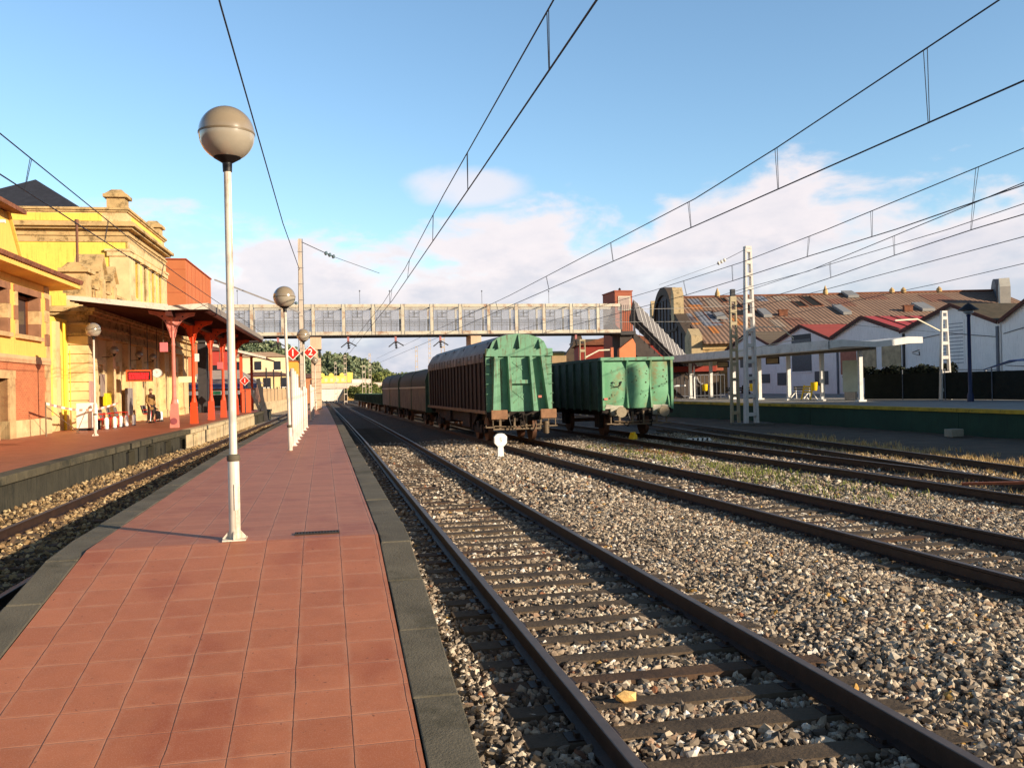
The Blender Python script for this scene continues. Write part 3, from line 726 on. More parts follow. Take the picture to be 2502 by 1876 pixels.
catenary('lower pair of overhead wires with droppers crossing the sky at upper right', [(12.2, 9, 6.5), (12.8, 14.2, 6.24), (13.4, 21.8, 6.09), (13.8, 27.5, 6.03), (14.1, 36.5, 6.07), (14.2, 66, 6.2)], [(12.0, 6, 5.5), (12.58, 14, 5.5), (13.14, 18.5, 5.5), (13.37, 22.7, 5.5), (13.83, 28.4, 5.5), (14.11, 33.4, 5.5), (14.2, 66, 5.5)], [15.5, 19.5, 22.8, 28.4, 33])
catenary('pair of overhead wires that cross behind the tallest lattice mast', [(14.9, 16.5, 6.2), (15.65, 21.4, 6.06), (17.4, 29.6, 6.01), (18.5, 36.5, 6.2), (19.6, 45, 6.3)], [(14.6, 14.5, 5.5), (15.06, 18.3, 5.5), (15.83, 22.3, 5.5), (16.94, 27.4, 5.5), (17.83, 31.8, 5.5), (19.5, 45, 5.5)], [18.4, 22.4, 27.4])
for P, lab in (([(16.9, 14, 6.5), (18.58, 23.6, 6.5), (19.42, 32.7, 6.5), (20.9, 43.6, 6.5)], 'single overhead wire running into the top of the tallest lattice mast'),
               ([(16.5, 15, 5.5), (17.22, 19.2, 5.5), (18.94, 31, 5.5), (20.5, 45, 5.5)], 'single overhead wire low on the right side of the sky'),
               ([(20.6, 20, 5.5), (21.3, 23.7, 5.5), (22.3, 29, 5.5), (24.2, 45, 5.5), (33.8, 44.3, 4.6)], 'lowest overhead wire at the right edge, above the workshop roofs')):
    g = MB(); g.tube(P, .011, 6); tag(g.build('feeder_wire', m_wire), lab, 'overhead wire', 'overhead wires')
g = MB(); g.tube([(-1.35, -4, 7.62), (-1.29, 13, 7.42), (-1.1, 28, 7.15), (-.86, 37.6, 7.03)], .014, 6)
tag(g.build('feeder_wire', m_wire), 'single overhead wire passing behind the nearest globe lamp to the pale mast', 'overhead wire', 'overhead wires')
catenary('pair of overhead wires over the trench track in front of the yellow station', [(-4.85, 5, 6.2), (-4.75, 14.9, 6.06), (-4.62, 25, 5.9), (-4.5, 31.1, 5.87), (-4.0, 64, 6.1)], [(-4.95, 6, 5.5), (-4.85, 15.2, 5.5), (-4.65, 27, 5.48), (-4.5, 40, 5.5), (-3.9, 66, 5.5)], [16.3, 21.5, 28])
g = MB(); g.tube([(15.4, 45.2, 6.0), (18.4, 44.8, 6.02), (22.0, 43.9, 6.1)], .012, 6); g.tube([(15.4, 45.2, 5.35), (22.1, 43.9, 5.25)], .010, 6)
tag(g.build('span_wire', mat('light_wire', S(190, 186, 180), .5, .1)), 'two level pale wires tied to the side of the tallest lattice mast', 'overhead wire', 'overhead wires')

# ------------------------------------------------------------------ wagons
m_wgreen = mat('faded_green_paint', S(112, 160, 128), .65, .16, 1.6, .12, 14, dirt=S(104, 78, 54), damt=.8, dscale=.9, streak=True)
m_wgreen2 = mat('worn_green_paint', S(110, 166, 126), .65, .2, 1.4, .15, 10, dirt=S(136, 122, 78), damt=.8, dscale=.9)
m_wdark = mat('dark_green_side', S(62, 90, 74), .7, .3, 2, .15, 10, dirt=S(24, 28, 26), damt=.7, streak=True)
m_wbrown = mat('brown_wagon_side', S(48, 33, 28), .75, .3, 2, .15, 12, dirt=S(46, 32, 28), damt=.7, streak=True)
m_rustb = mat('rusty_buffer', S(150, 110, 80), .8, .25, 6, .2, 40, dirt=S(92, 62, 46), damt=.6)
m_under = mat('underframe_grime', S(44, 36, 32), .9, .3, 4, .3, 30, dirt=S(86, 64, 48), damt=.5)
m_pipe = mat('dusty_pipe', S(118, 100, 78), .7, .25, 6)
m_wheel = mat('wheel_steel', S(110, 78, 60), .6, .25, 5, metal=.3)
m_silver = mat('silver_roof', S(104, 112, 118), .55, .15, 3, metal=.2, dirt=S(70, 68, 64), damt=.6)
def wheelset(parent, y, xw=.87, r=.46):
    g = MB()
    for s in (-1, 1):
        g.disc((s*xw-.065, y, r), r, 'x', .13, 28); g.disc((s*(xw-.085)-.02, y, r), r+.028, 'x', .04, 28)
    g.disc((-xw, y, r), .08, 'x', 2*xw, 12)
    return g.build('wheelset', m_wheel, parent, smooth=True)
def bogie(parent, y, xw=.87):
    for d in (-.9, .9): wheelset(parent, y+d, xw)
    g = MB()
    for s in (-1, 1):
        x = s*(xw+.17)
        g.prism([(y-1.35, .34), (y-1.2, .62), (y-.4, .50), (y+.4, .50), (y+1.2, .62), (y+1.35, .34), (y+.5, .28), (y-.5, .28)], 'x', x-.05, x+.05)
        for d in (-.9, .9): g.box(x-.1, x+.1, y+d-.14, y+d+.14, .33, .62)
        g.box(x-.06, x+.06, y-.22, y+.22, .3, .75)
    g.box(-xw, xw, y-.2, y+.2, .45, .78)
    return g.build('bogie_frame', m_under, parent)
def coupling(parent, y=0):
    """hook, screw link, air hoses and brake rigging seen under the end beam"""
    g = MB(); g.box(-.09, .09, -.30, 0, .98, 1.10); g.tube([(0, -.30, 1.04), (0, -.46, 1.02), (0, -.5, .94), (0, -.4, .9)], .035, 8)
    g.tube([(.05, -.34, .98), (.07, -.36, .62), (0, -.37, .52), (-.07, -.36, .62), (-.05, -.34, .98)], .02, 6)
    g.build('coupling_hook', m_under, parent)
    for x in (-.46, .46):
        g = MB(); g.tube([(x, -.02, .98), (x+.02, -.22, .9), (x+.05, -.27, .6), (x-.02, -.2, .42), (x-.12, -.16, .46)], .026, 8); g.build('air_hose', m_black, parent, smooth=True)
        g = MB(); g.box(x-.035, x+.035, -.16, -.04, .93, 1.04); g.build('hose_cock', m_pipe, parent)
    g = MB(); g.box(-1.02, 1.02, -.1, -.04, .47, .53); g.box(-.8, -.72, -.09, -.05, .5, .95); g.box(.72, .8, -.09, -.05, .5, .95)
    g.tube([(-1.0, -.12, .62), (-.4, -.14, .58), (.5, -.14, .62), (1.0, -.12, .66)], .022, 6); g.box(-.28, -.2, -.12, -.05, .5, .98); g.box(.18, .24, -.12, -.05, .5, 1.0)
    g.build('brake_rigging', m_pipe, parent)
def wagon_inner(parent, x0, x1, L):
    g = MB(); g.box(-.9, .9, .08, L-.08, .78, 1.06); g.box(x0+.12, -.9, .02, .22, .88, 1.14); g.box(.9, x1-.12, .02, .22, .88, 1.14); g.build('underframe', m_under, parent)

# covered wagon with a sliding wall
ang = lambda k, y: -math.atan((poly_at(TC[k], y+8)-poly_at(TC[k], y))/8)
tw = thing('covered_wagon', 'covered goods wagon with a ribbed green end, brown sliding side and silver roof', 'railway wagon', (poly_at(TC[2], 31.9)-.02, 31.9, 0), ang(2, 32))
L = 15.2; HW = 1.235
prof = [(-HW, 1.12), (-HW, 3.28), (-HW+.12, 3.36), (-.97, 3.68), (-.78, 3.82), (-.42, 3.93), (0, 3.97), (.42, 3.93), (.78, 3.82), (.97, 3.68), (HW-.12, 3.36), (HW, 3.28), (HW, 1.12)]
g = MB(); g.prism(prof, 'y', 0, .09); pe = g.build('end_wall', m_wgreen, tw)
g = MB(); g.prism(prof, 'y', L-.09, L); g.build('end_wall', m_wgreen, tw)
g = MB(); g.box(-HW-.03, HW+.03, -.10, 0, 3.14, 3.42); g.prism([(-HW-.03, 3.14), (-HW+.12, 3.42), (-HW-.03, 3.42)], 'y', -.1, 0); g.build('cross_beam', m_wgreen, tw, bevel=.012)
def rib(xt, xb, w, d, z0=1.14, z1=3.14):
    g = MB(); vs = []
    for (x, z, dd) in ((xb, z0, d), (xt, z1, d*.85)):
        vs += [(x-w/2, 0, z), (x+w/2, 0, z), (x+w/2, -dd, z), (x-w/2, -dd, z)]
    g.add(vs, [(0, 1, 2, 3), (7, 6, 5, 4), (0, 4, 5, 1), (1, 5, 6, 2), (2, 6, 7, 3), (3, 7, 4, 0)])
    return g.build('end_rib', m_wgreen, tw, bevel=.008)
for xt, xb, w in ((-.90, -1.0, .13), (-.42, -.36, .10), (.39, .50, .10), (.83, 1.08, .13)): rib(xt, xb, w, .30)
for x, w, zt in ((0, .03, 3.93), (.78, .04, 3.76), (-.78, .04, 3.76)):
    g = MB(); g.prism([(0, 3.42), (-.24, 3.42), (-.03, zt), (0, zt)], 'x', x-w/2, x+w/2); g.build('top_fin', m_wgreen, tw)
g = MB(); g.box(-.32, .47, -.16, -.02, 2.14, 2.28); g.build('door_bar', m_wgreen, tw, bevel=.01)
g = MB()
for zc in (2.72, 1.66):
    for s in (-1, 1): g.beam((.02-.26, -.006, zc-s*.22), (.02+.30, -.006, zc+s*.22), .045, .02, up=(0, 1, 0))
g.build('cross_stamping', m_wgreen, tw)
for s, x0, x1 in ((-1, -HW-.02, -1.02), (1, 1.02, HW+.02)):
    for k in range(5):
        g = MB(); z = 1.42+k*.36; g.tube([(x0, -.03, z), (x0, -.10, z), (x1, -.10, z), (x1, -.02, z)], .012, 6); g.build('ladder_rung', m_wgreen, tw)
g = MB(); g.box(-HW, HW, -.02, .1, .92, 1.13); g.build('buffer_beam', m_under, tw)
for x in (-.9, .92):
    g = MB(); g.box(-.30, .30, -.62, -.56, -.17, .17); b = g.build('buffer', m_rustb, tw, (x, 0, 1.04), bevel=.03)
    g = MB(); g.disc((0, -.57, 0), .10, 'y', .32, 16); g.disc((0, -.32, 0), .15, 'y', .32, 16); g.build('buffer_stem', m_under, b, smooth=True)
coupling(tw); wagon_inner(tw, -HW, HW, L)
for x in (-1.15, 1.2):
    g = MB(); g.box(x-.16, x+.16, -.2, .1, .56, .6); g.beam((x-.13, -.05, .6), (x-.13, -.02, .95), .03); g.beam((x+.13, -.05, .6), (x+.13, -.02, .95), .03); g.build('foot_step', m_pipe, tw)
g = MB(); g.tube([(.95, -.12, .3), (.95, -.12, .75)], [.085]*2, 12); 
for k in range(5): g.tube([(.95, -.12, .33+k*.08), (.95, -.12, .37+k*.08)], .115, 12)
g.build('spring', m_pipe, tw)
g = MB(); g.box(.62, .74, -.36, -.26, 1.62, 1.70); g.build('tail_lamp', mat('pale_red_lamp', S(214, 120, 104), .5, .1), tw)
g = MB(); n = 18; y = .1; wd = (L-.2)/n
for i in range(n):
    a = .1+i*wd
    g.box(-HW+.005, -HW+.06, a, a+wd, 1.18, 3.3); g.box(-HW-.05, -HW+.005, a+.02, a+.12, 1.18, 3.26)
g.build('side_wall', m_wbrown, tw)
g = MB()
for i in range(n): g.box(HW-.06, HW-.005, .1+i*wd, .1+(i+1)*wd, 1.18, 3.3); g.box(HW-.005, HW+.05, .12+i*wd, .22+i*wd, 1.18, 3.26)
g.build('side_wall', m_wbrown, tw)
def shell(name, pr, y0, y1, mt, parent, th=.03):
    g = MB(); n = len(pr); vs = [(x, y, z) for y in (y0, y1) for x, z in pr]+[(x, y, z-th) for y in (y0, y1) for x, z in pr]
    fs = []
    for i in range(n-1):
        fs += [(i, i+1, n+i+1, n+i), (2*n+i, 3*n+i, 3*n+i+1, 2*n+i+1), (i, 2*n+i, 2*n+i+1, i+1), (n+i, n+i+1, 3*n+i+1, 3*n+i)]
    fs += [(0, n, 3*n, 2*n), (n-1, 3*n-1, 4*n-1, 2*n-1)]
    g.add(vs, fs); return g.build(name, mt, parent, smooth=True)
shell('roof', [(x*1.0, z+.012) for x, z in prof[2:-2]], .09, L-.09, m_silver, tw)
shell('roof_skirt', [(-HW-.045, 2.98), (-HW-.04, 3.22), (-HW+.06, 3.42), (-.99, 3.70)], .1, L-.1, mat('dark_roof_edge', S(74, 66, 66), .55, .3, 1.2, metal=.2, dirt=S(150, 150, 150), damt=.5, dscale=.8), tw)
g = MB()
for i in range(0, n, 3):
    a = .5+i*wd
    for e in (0, .16): g = MB(); g.beam((-HW-.06, a+e, 3.1), (-1.0, a+e, 3.70), .05, .03); g.build('roof_hoop', m_silver, tw)
g = MB(); g.box(-HW-.07, -HW+.1, .0, L, 1.06, 1.18); g.box(HW-.1, HW+.07, 0, L, 1.06, 1.18); g.build('sill', mat('dusty_sill', S(134, 108, 84), .8, .3, 3), tw)
g = MB(); g.box(-HW+.02, -HW+.1, 3.6, 5.2, .45, 1.06); g.box(-HW+.02, -HW+.1, 8.4, 9.9, .55, 1.06); g.prism([(2.2, 1.06), (3.2, .62), (12, .62), (13, 1.06)], 'x', -HW+.12, -HW+.18); g.build('side_truss', m_under, tw)
bogie(tw, 2.5); bogie(tw, L-2.5)

# open wagon
to = thing('open_wagon', 'open-topped green goods wagon with dents and a shadow stripe on its end', 'railway wagon', (poly_at(TC[3], 33)+.03, 33.0, 0), ang(3, 33))
L = 9.0; X0, X1 = -1.45, 1.46
def bulged(x0, x1, z0, z1, name='end_panel'):
    """a plate pushed outwards by years of loads"""
    g = MB(); N = 9; vs = []; rs = np.random.RandomState(int((x0+5)*10))
    for j in range(N):
        for i in range(N):
            u, v = i/(N-1), j/(N-1)
            d = -.075*math.sin(math.pi*u)**.8*math.sin(math.pi*v)**.6+rs.uniform(-.008, .008)*(0 < i < N-1)*(0 < j < N-1)
            vs.append((lerp(x0, x1, u), d, lerp(z0, z1, v)))
    g.add(vs, [(j*N+i, j*N+i+1, (j+1)*N+i+1, (j+1)*N+i) for j in range(N-1) for i in range(N-1)])
    vs = [(x, .06, z) for z in (z0, z1) for x in (x0, x1)]; g.add(vs, [(0, 1, 3, 2)])
    return g.build(name, m_wgreen2, to, smooth=True)
cuts = [X0+.06, -.42, .55, X1-.06]
for a, b in zip(cuts, cuts[1:]): bulged(a+.005, b-.005, 1.12, 2.93)
g = MB(); g.box(X0, X1, .03, .09, 1.1, 2.95); g.build('end_wall', m_wgreen2, to)
for x in cuts[1:3]:
    g = MB()
    g.prism([(.02, 2.95), (-.17, 2.95), (-.02, 2.6), (-.02, 2.05), (-.17, 1.12), (.02, 1.12)], 'x', x-.03, x+.03); g.build('end_stanchion', m_wgreen2, to)
for x in (X0, X1-.09):
    g = MB(); g.box(x, x+.09, -.12, .12, 1.05, 2.95); g.build('corner_post', m_wgreen2, to)
g = MB(); g.prism([(-.02, 1.12), (-.16, 1.12), (-.02, 1.7)], 'x', X1-.2, X1-.15); g.build('end_stanchion', m_wgreen2, to)
g = MB(); g.box(X0-.06, X1+.06, -.14, .10, 2.95, 3.08); g.build('top_rail', m_wgreen, to, bevel=.012)
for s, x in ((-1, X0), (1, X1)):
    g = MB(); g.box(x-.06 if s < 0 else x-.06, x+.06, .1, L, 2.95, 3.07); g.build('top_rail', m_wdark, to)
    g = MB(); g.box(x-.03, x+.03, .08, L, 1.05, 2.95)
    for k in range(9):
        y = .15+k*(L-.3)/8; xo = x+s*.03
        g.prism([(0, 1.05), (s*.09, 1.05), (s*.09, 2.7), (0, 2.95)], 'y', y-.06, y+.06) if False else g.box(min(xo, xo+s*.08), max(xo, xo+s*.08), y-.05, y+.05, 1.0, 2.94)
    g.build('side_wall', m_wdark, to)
g = MB(); g.box(X0, X1, L-.06, L, 1.05, 2.95); g.box(X0, X1, .1, L, 1.05, 1.12); g.build('floor', m_wdark, to)
g = MB(); g.box(X0, X1, -.03, .1, .88, 1.1); g.build('buffer_beam', m_under, to)
m_dusty = mat('dusty_white_plate', S(190, 184, 164), .8, .2, 5, .2, 30, dirt=S(110, 96, 72), damt=.6)
for x in (-.87, .87):
    g = MB(); g.box(-.27, .27, -.10, .0, -.16, .24); b = g.build('buffer', m_dusty, to, (x, 0, .98), bevel=.03)
    g = MB(); g.disc((0, -.62, 0), .205, 'y', .05, 28); g.disc((0, -.6, 0), .10, 'y', .5, 16); g.build('buffer_head', mat('grey_buffer_face', S(150, 136, 112), .6, .2, 8, metal=.2), b, smooth=True)
for x0, x1, h in ((X0+.09, -1.0, 1.28), (.95, X1-.09, 1.24)):
    g = MB(); g.prism([(x0, 1.1), (x1, 1.1), (x1-.1*(x1 > 0), h-.05), (x0+.05, h)], 'y', -.118, -.09); g.build('chalky_patch', m_dusty, to)
coupling(to); wagon_inner(to, X0, X1, L)
g = MB(); g.tube([(-1.02, -.1, 2.10), (-1.06, -.11, 2.02), (-.98, -.12, 1.94), (-.78, -.12, 1.95), (-.70, -.11, 2.04), (-.68, -.1, 2.10)], .016, 6)
g.disc((-1.02, -.12, 2.11), .035, 'y', .1, 10); g.disc((-.68, -.12, 2.12), .035, 'y', .1, 10); g.build('grab_handle', m_black, to)
g = MB(); g.box(-1.40, -1.26, -.16, -.05, 1.44, 1.52); g.build('tail_lamp', mat('pale_red_lamp', (1, 1, 1)), to)
g = MB(); rs = np.random.RandomState(4)
for _ in range(46):
    x, z = rs.uniform(-1.25, 1.3), rs.uniform(1.5, 2.6); u = [(x-a)/(b-a) for a, b in zip(cuts, cuts[1:]) if a <= x < b]; u = u[0] if u else .5
    d = -.078*math.sin(math.pi*u)**.8*math.sin(math.pi*(z-1.12)/1.81)**.6-.006; r = rs.uniform(.008, .03)
    g.add([(x+r*math.cos(a)*rs.uniform(.6, 1.3), d, z+r*math.sin(a)*rs.uniform(.6, 1.6)) for a in np.linspace(0, 6.28, 7)[:-1]], [tuple(range(6))])
g.build('rust_spots', mat('rust_spot', S(70, 56, 36), .9, .3), to); bpy.data.objects['rust_spots']['kind'] = 'stuff'
wheelset(to, 1.6); wheelset(to, 2.35+4); 
for s in (-1, 1):
    for y in (1.6, 6.35): g = MB(); g.box(s*1.05-.08, s*1.05+.08, y-.3, y+.3, .32, .98); g.build('axle_guard', m_under, to)
for s in (-1.12, 1.16):
    g = MB(); g.box(s-.18, s+.18, -.14, .12, .5, .54); g.box(s-.02, s+.02, -.1, -.06, .54, .95); g.build('foot_step', m_pipe, to)
g = MB(); g.tube([(1.2, -.1, .98), (1.26, -.18, .8), (1.2, -.16, .7), (1.1, -.1, .74)], .018, 6); g.build('uncoupling_lever', m_pipe, to)

# hopper wagons, then low open wagons far down the same track
m_hroof = mat('dark_hopper_roof', S(18, 26, 23), .7, .25, 2, metal=.0, dirt=S(36, 40, 34), damt=.4, dscale=.7)
m_hside = mat('dusty_hopper_side', S(124, 110, 97), .85, .25, 1.5, .15, 12, dirt=S(78, 62, 52), damt=.7, streak=True)
def hopper(y0, y1, label):
    L = y1-y0-.9; y0 += .45
    t = thing('hopper_wagon', label, 'railway wagon', (poly_at(TC[2], y0), y0, 0), ang(2, y0), 'hopper wagons behind the covered wagon')
    w = 1.28
    cr = [(-w, 2.16), (-w-.02, 2.45), (-w+.1, 2.85), (-.85, 3.12), (-.4, 3.22), (.4, 3.22), (.85, 3.12), (w-.1, 2.85), (w+.02, 2.45), (w, 2.16)]
    for k in range(2):
        a, b = k*L/2+.06, (k+1)*L/2-.06
        g = MB(); g.prism(cr, 'y', a, b); g.build('roof_shell', m_hroof, t, smooth=True)
        g = MB(); 
        for j in range(2):
            c0, c1 = lerp(a, b, j/2)+.02, lerp(a, b, (j+1)/2)-.03
            g.box(-w, -w+.05, c0, c1, .8, 2.06); g.box(w-.05, w, c0, c1, .8, 2.06)
        g.box(-w+.05, w-.05, a, b, .82, 2.1); g.build('body_side', m_hside, t)
        g = MB(); g.box(-w-.05, -w+.03, a, b, 2.06, 2.16); g.box(w-.03, w+.05, a, b, 2.06, 2.16); g.build('side_rail', mat('pale_rail', S(186, 176, 158), .7, .2), t)
    for y in (0, L/2, L):
        g = MB(); g.prism([(x*1.02, z+.02) for x, z in cr]+[(w*1.03, .75), (-w*1.03, .75)], 'y', y-.09, y+.09); g.build('hoop_frame', m_wdark, t)
    g = MB(); g.box(-1.0, 1.0, .1, L-.1, .62, .8); g.build('underframe', m_under, t)
    for x in (-.87, .87):
        g = MB(); g.disc((x, -.5, 1.0), .2, 'y', .05, 16); g.disc((x, -.5, 1.0), .09, 'y', .5, 12); g.build('buffer', m_under, t)
    bogie(t, 2.2); bogie(t, L-2.2)
hopper(47.6, 62.1, 'round-roofed hopper wagon coupled behind the brown covered wagon')
hopper(62.1, 76.4, 'round-roofed hopper wagon farther back with a light catching its end')
y = 77.0
for i in range(4):
    Lw = 10.6; x = poly_at(TC[2], y)
    t = thing('open_wagon', '%s low dark open wagon beyond the hopper wagons' % ORD[i], 'railway wagon', (x, y, 0), ang(2, y), 'low open wagons far down the track')
    g = MB(); g.box(-1.3, 1.3, 0, Lw-.9, .75, .95); g.box(-1.3, -1.22, 0, Lw-.9, .95, 1.62); g.box(1.22, 1.3, 0, Lw-.9, .95, 1.62); g.box(-1.22, 1.22, 0, .08, .95, 1.62); g.box(-1.22, 1.22, Lw-.98, Lw-.9, .95, 1.62)
    for k in range(8): g.box(-1.38, -1.3, .1+k*1.35, .2+k*1.35, .8, 1.62)
    g.build('body', m_wdark, t); 
    for yy in (1.6, Lw-2.5): wheelset(t, yy)
    y += Lw
# wheel chock, signal, fouling marker, block
g = MB(); g.prism([(0, 0), (.34, 0), (.30, .16), (.12, .24), (0, .06)], 'y', -.09, .09); g.box(.02, .3, -.03, .03, .2, .26)
tag(g.build('wheel_chock', mat('yellow_chock', S(244, 196, 20), .5, .1), loc=(11.15, 31.6, -.02), rotz=.7), 'small yellow wheel chock on the rail in front of the open wagon', 'wheel chock')
ts = thing('dwarf_signal', 'short white ground signal with a rounded head standing in the gravel', 'signal', (5.31, 27.07, -.2))
m_sig = mat('signal_white', S(250, 248, 240), .5, .03, 4)
g = MB(); g.prism([(-.10, 0), (.10, 0), (.085, .42), (-.085, .42)], 'y', -.05, .05); g.box(-.16, .16, -.1, .1, -.05, .02); g.build('post', m_sig, ts, bevel=.01)
g = MB(); g.prism([(-.10, .40), (.10, .40), (.195, .50), (.20, .70), (.12, .78), (.06, .80), (-.06, .80), (-.12, .78), (-.20, .70), (-.195, .50)], 'y', -.075, .05); hd = g.build('head', m_sig, ts, bevel=.012)
g = MB(); g.tube([(.03, -.078, .66), (-.015, -.078, .66), (-.02, -.078, .605), (.02, -.078, .60), (.025, -.078, .56), (-.02, -.078, .545)], .008, 5); g.build('mark', mat('faded_mark', S(170, 130, 120), .7, .1), hd)
tf = thing('fouling_marker', 'white marker with black stripes lying between the two rear tracks', 'track marker', (13.75, 31.4, -.2), .1)
g = MB(); g.prism([(-.55, 0), (.55, 0), (.42, .16), (-.42, .16)], 'y', -.11, .11); g.build('slab', m_sig, tf)
for k in range(4):
    x = -.3+k*.2; g = MB(); g.prism([(x-.05, 0.0), (x+.03, 0.0), (x+.06, .163), (x-.02, .163)], 'y', -.113, .113); g.build('stripe', m_black, tf)
g = MB(); g.box(-.28, .28, -.2, .2, -.1, .2)
tag(g.build('concrete_block', mat('pale_block', S(170, 160, 140), .9, .15, 5, .3), loc=(23.6, 30.0, -.15), rotz=.1, bevel=.02), 'loose concrete block lying at the foot of the green platform wall', 'block')

# ------------------------------------------------------------------ station buildings on the left
SA = R_(1.6)
def SP(u, v, z=0): return (-6.27+u*math.cos(SA)+v*math.sin(SA), 40.5-u*math.sin(SA)+v*math.cos(SA), z)
m_yel = mat('yellow_render', S(252, 214, 98), .9, .07, .8, .15, 30, dirt=S(176, 134, 60), damt=.35, streak=True)
m_yel2 = mat('ochre_render', S(248, 196, 98), .9, .07, .8, .15, 30, dirt=S(176, 124, 60), damt=.35, streak=True)
m_stone = mat('weathered_stone', S(228, 198, 146), .92, .16, 1.6, .3, 14, dirt=S(134, 106, 68), damt=.6, dscale=1.2)
m_stone2 = mat('pale_ashlar', S(226, 196, 144), .92, .12, 1.4, .25, 14, dirt=S(170, 138, 92), damt=.45, dscale=.8)
m_cornice = mat('lichen_cornice', S(204, 172, 120), .95, .2, 1.8, .25, 14, dirt=S(92, 74, 46), damt=.75, dscale=1.7)
m_slate = mat('dark_slate', S(56, 58, 66), .6, .2, 3, .2, 20)
m_wood = mat('brown_wood', S(128, 70, 34), .6, .25, 6)
m_glass = mat('dark_pane', S(46, 48, 54), .12, .2, spec=.8)
m_tileroof = mat('clay_tile', S(134, 84, 60), .85, .35, 5, .3, 30, dirt=S(74, 50, 38), damt=.5)
m_quoin = mat('quoin_stone', S(206, 170, 120), .9, .25, 2.5, .3, 14, dirt=S(130, 96, 66), damt=.5)
m_quoin2 = mat('brown_stone', S(150, 106, 78), .9, .25, 2.5, .3, 14)
m_pink = mat('soft_pink_stone', S(226, 176, 130), .9, .15, 2.5)
def brick_material():
    m = bpy.data.materials.new('orange_brick'); m.use_nodes = True
    T = NT(m.node_tree); b = m.node_tree.nodes['Principled BSDF']
    tc = T.new('ShaderNodeTexCoord').outputs['Object']; x, y, z = T.sep(tc)
    cv = T.new('ShaderNodeCombineXYZ'); T.l.new(T.math('ADD', x, y), cv.inputs[0]); T.l.new(z, cv.inputs[1])
    br = T.new('ShaderNodeTexBrick'); T.l.new(cv.outputs[0], br.inputs['Vector']); br.inputs['Scale'].default_value = 1
    br.inputs['Brick Width'].default_value = .25; br.inputs['Row Height'].default_value = .075; br.inputs['Mortar Size'].default_value = .008
    br.inputs['Color1'].default_value = (*S(206, 116, 70), 1); br.inputs['Color2'].default_value = (*S(188, 100, 60), 1); br.inputs['Mortar'].default_value = (*S(196, 150, 110), 1)
    n = T.noise(tc, 1.4, 4); c = T.mix(T.smooth(n, .4, .7, 0, .3), br.outputs['Color'], (*S(160, 84, 52), 1))
    T.l.new(c, b.inputs['Base Color']); b.inputs['Roughness'].default_value = .9
    return m
m_brick = brick_material()

# --- brick and yellow building at the left edge (u: across, v: along the platform)
BU = -4.25; BV1 = -2.25; BV0 = -16.0
tb = thing('station_house', 'yellow house with brick ground floor, brown tiled eaves and deep wooden windows', 'building', SP(0, 0), -SA)
def pierced(name, m, u, v0, v1, z0, z1, holes, th=.4):
    """a wall along v with its outer face at u, and openings (va, vb, za, zb)"""
    g = MB(); vs = sorted({v0, v1, *[h[0] for h in holes], *[h[1] for h in holes]}); zs = sorted({z for z in (z0, z1, *[h[2] for h in holes], *[h[3] for h in holes]) if z0 <= z <= z1})
    for a, b in zip(vs, vs[1:]):
        run = None
        for c, d in zip(zs, zs[1:]):
            if any(h[0] <= a and b <= h[1] and h[2] <= c and d <= h[3] for h in holes):
                if run: g.box(u-th, u, a, b, run[0], run[1]); run = None
            else: run = (run[0], d) if run else (c, d)
        if run: g.box(u-th, u, a, b, run[0], run[1])
    return g
WIN = [(-5.72, -3.52, 4.3, 5.82), (-8.9, -6.7, 4.3, 5.82), (-12.1, -9.9, 4.3, 5.82)]
pierced('', None, BU, BV0, BV1, 3.55, 6.35, WIN).build('upper_wall', m_yel2, tb)
g = MB(); g.box(BU-8, BU, BV1-.4, BV1, .6, 6.35); g.build('end_wall', m_yel2, tb)
DOOR = [(-7.62, -6.72, LZ, 2.7)]
pierced('', None, BU, BV0, BV1-.5, 1.22, 3.28, DOOR).build('brick_wall', m_brick, tb)
pierced('', None, BU+.05, BV0, BV1-.0, LZ, 1.22, DOOR, .45).build('stone_plinth', m_stone2, tb)
g = MB(); g.box(BU-.3, BU+.06, BV0, BV1+.03, 3.28, 3.55); g.build('string_course', m_pink, tb)
g = MB()
for k in range(4):
    z0 = 1.22+k*.515; w = .62 if k % 2 else .48
    g.box(BU-.4, BU+.03, BV1-w, BV1+.02, z0+.006, z0+.509)
for k in range(6):
    z0 = 3.55+k*.466; w = .55 if k % 2 else .40
    g.box(BU-.35, BU+.03, BV1-w, BV1+.02, z0+.006, z0+.46, k % 3 == 1)
g.build('corner_quoins', [m_quoin, m_quoin2], tb)
for (a, b, c, d) in WIN:
    g = MB(); w = .26; u1 = BU+.05; u0 = BU-.38
    n = 3
    for k in range(n):
        z0, z1 = lerp(c, d, k/n), lerp(c, d, (k+1)/n)
        g.box(u0, u1, a-w*(1.2 if k % 2 else .8), a+.02, z0+.004, z1-.004, k % 2); g.box(u0, u1, b-.02, b+w*(1.2 if k % 2 else .8), z0+.004, z1-.004, (k+1) % 2)
    g.box(u0, u1, a-.3, b+.3, d, d+.24, 1); g.box(u0, u1+.1, a-.22, b+.22, c-.15, c)
    f = g.build('window', [m_quoin, m_quoin2], tb)
    g = MB(); x0, x1 = BU-.44, BU-.34; a2, b2 = a+.022, b-.022
    g.box(x0, x1, a2, a2+.1, c, d); g.box(x0, x1, b2-.1, b2, c, d); g.box(x0, x1, a2+.1, b2-.1, d-.1, d); g.box(x0, x1, a2+.1, b2-.1, c, c+.1); g.box(x0, x1, (a+b)/2-.06, (a+b)/2+.06, c+.1, d-.1)
    g.build('window_frame', m_wood, f)
    g = MB(); g.box(x0+.03, x0+.05, a2+.1, b2-.1, c+.1, d-.1); g.build('pane', m_glass, f)
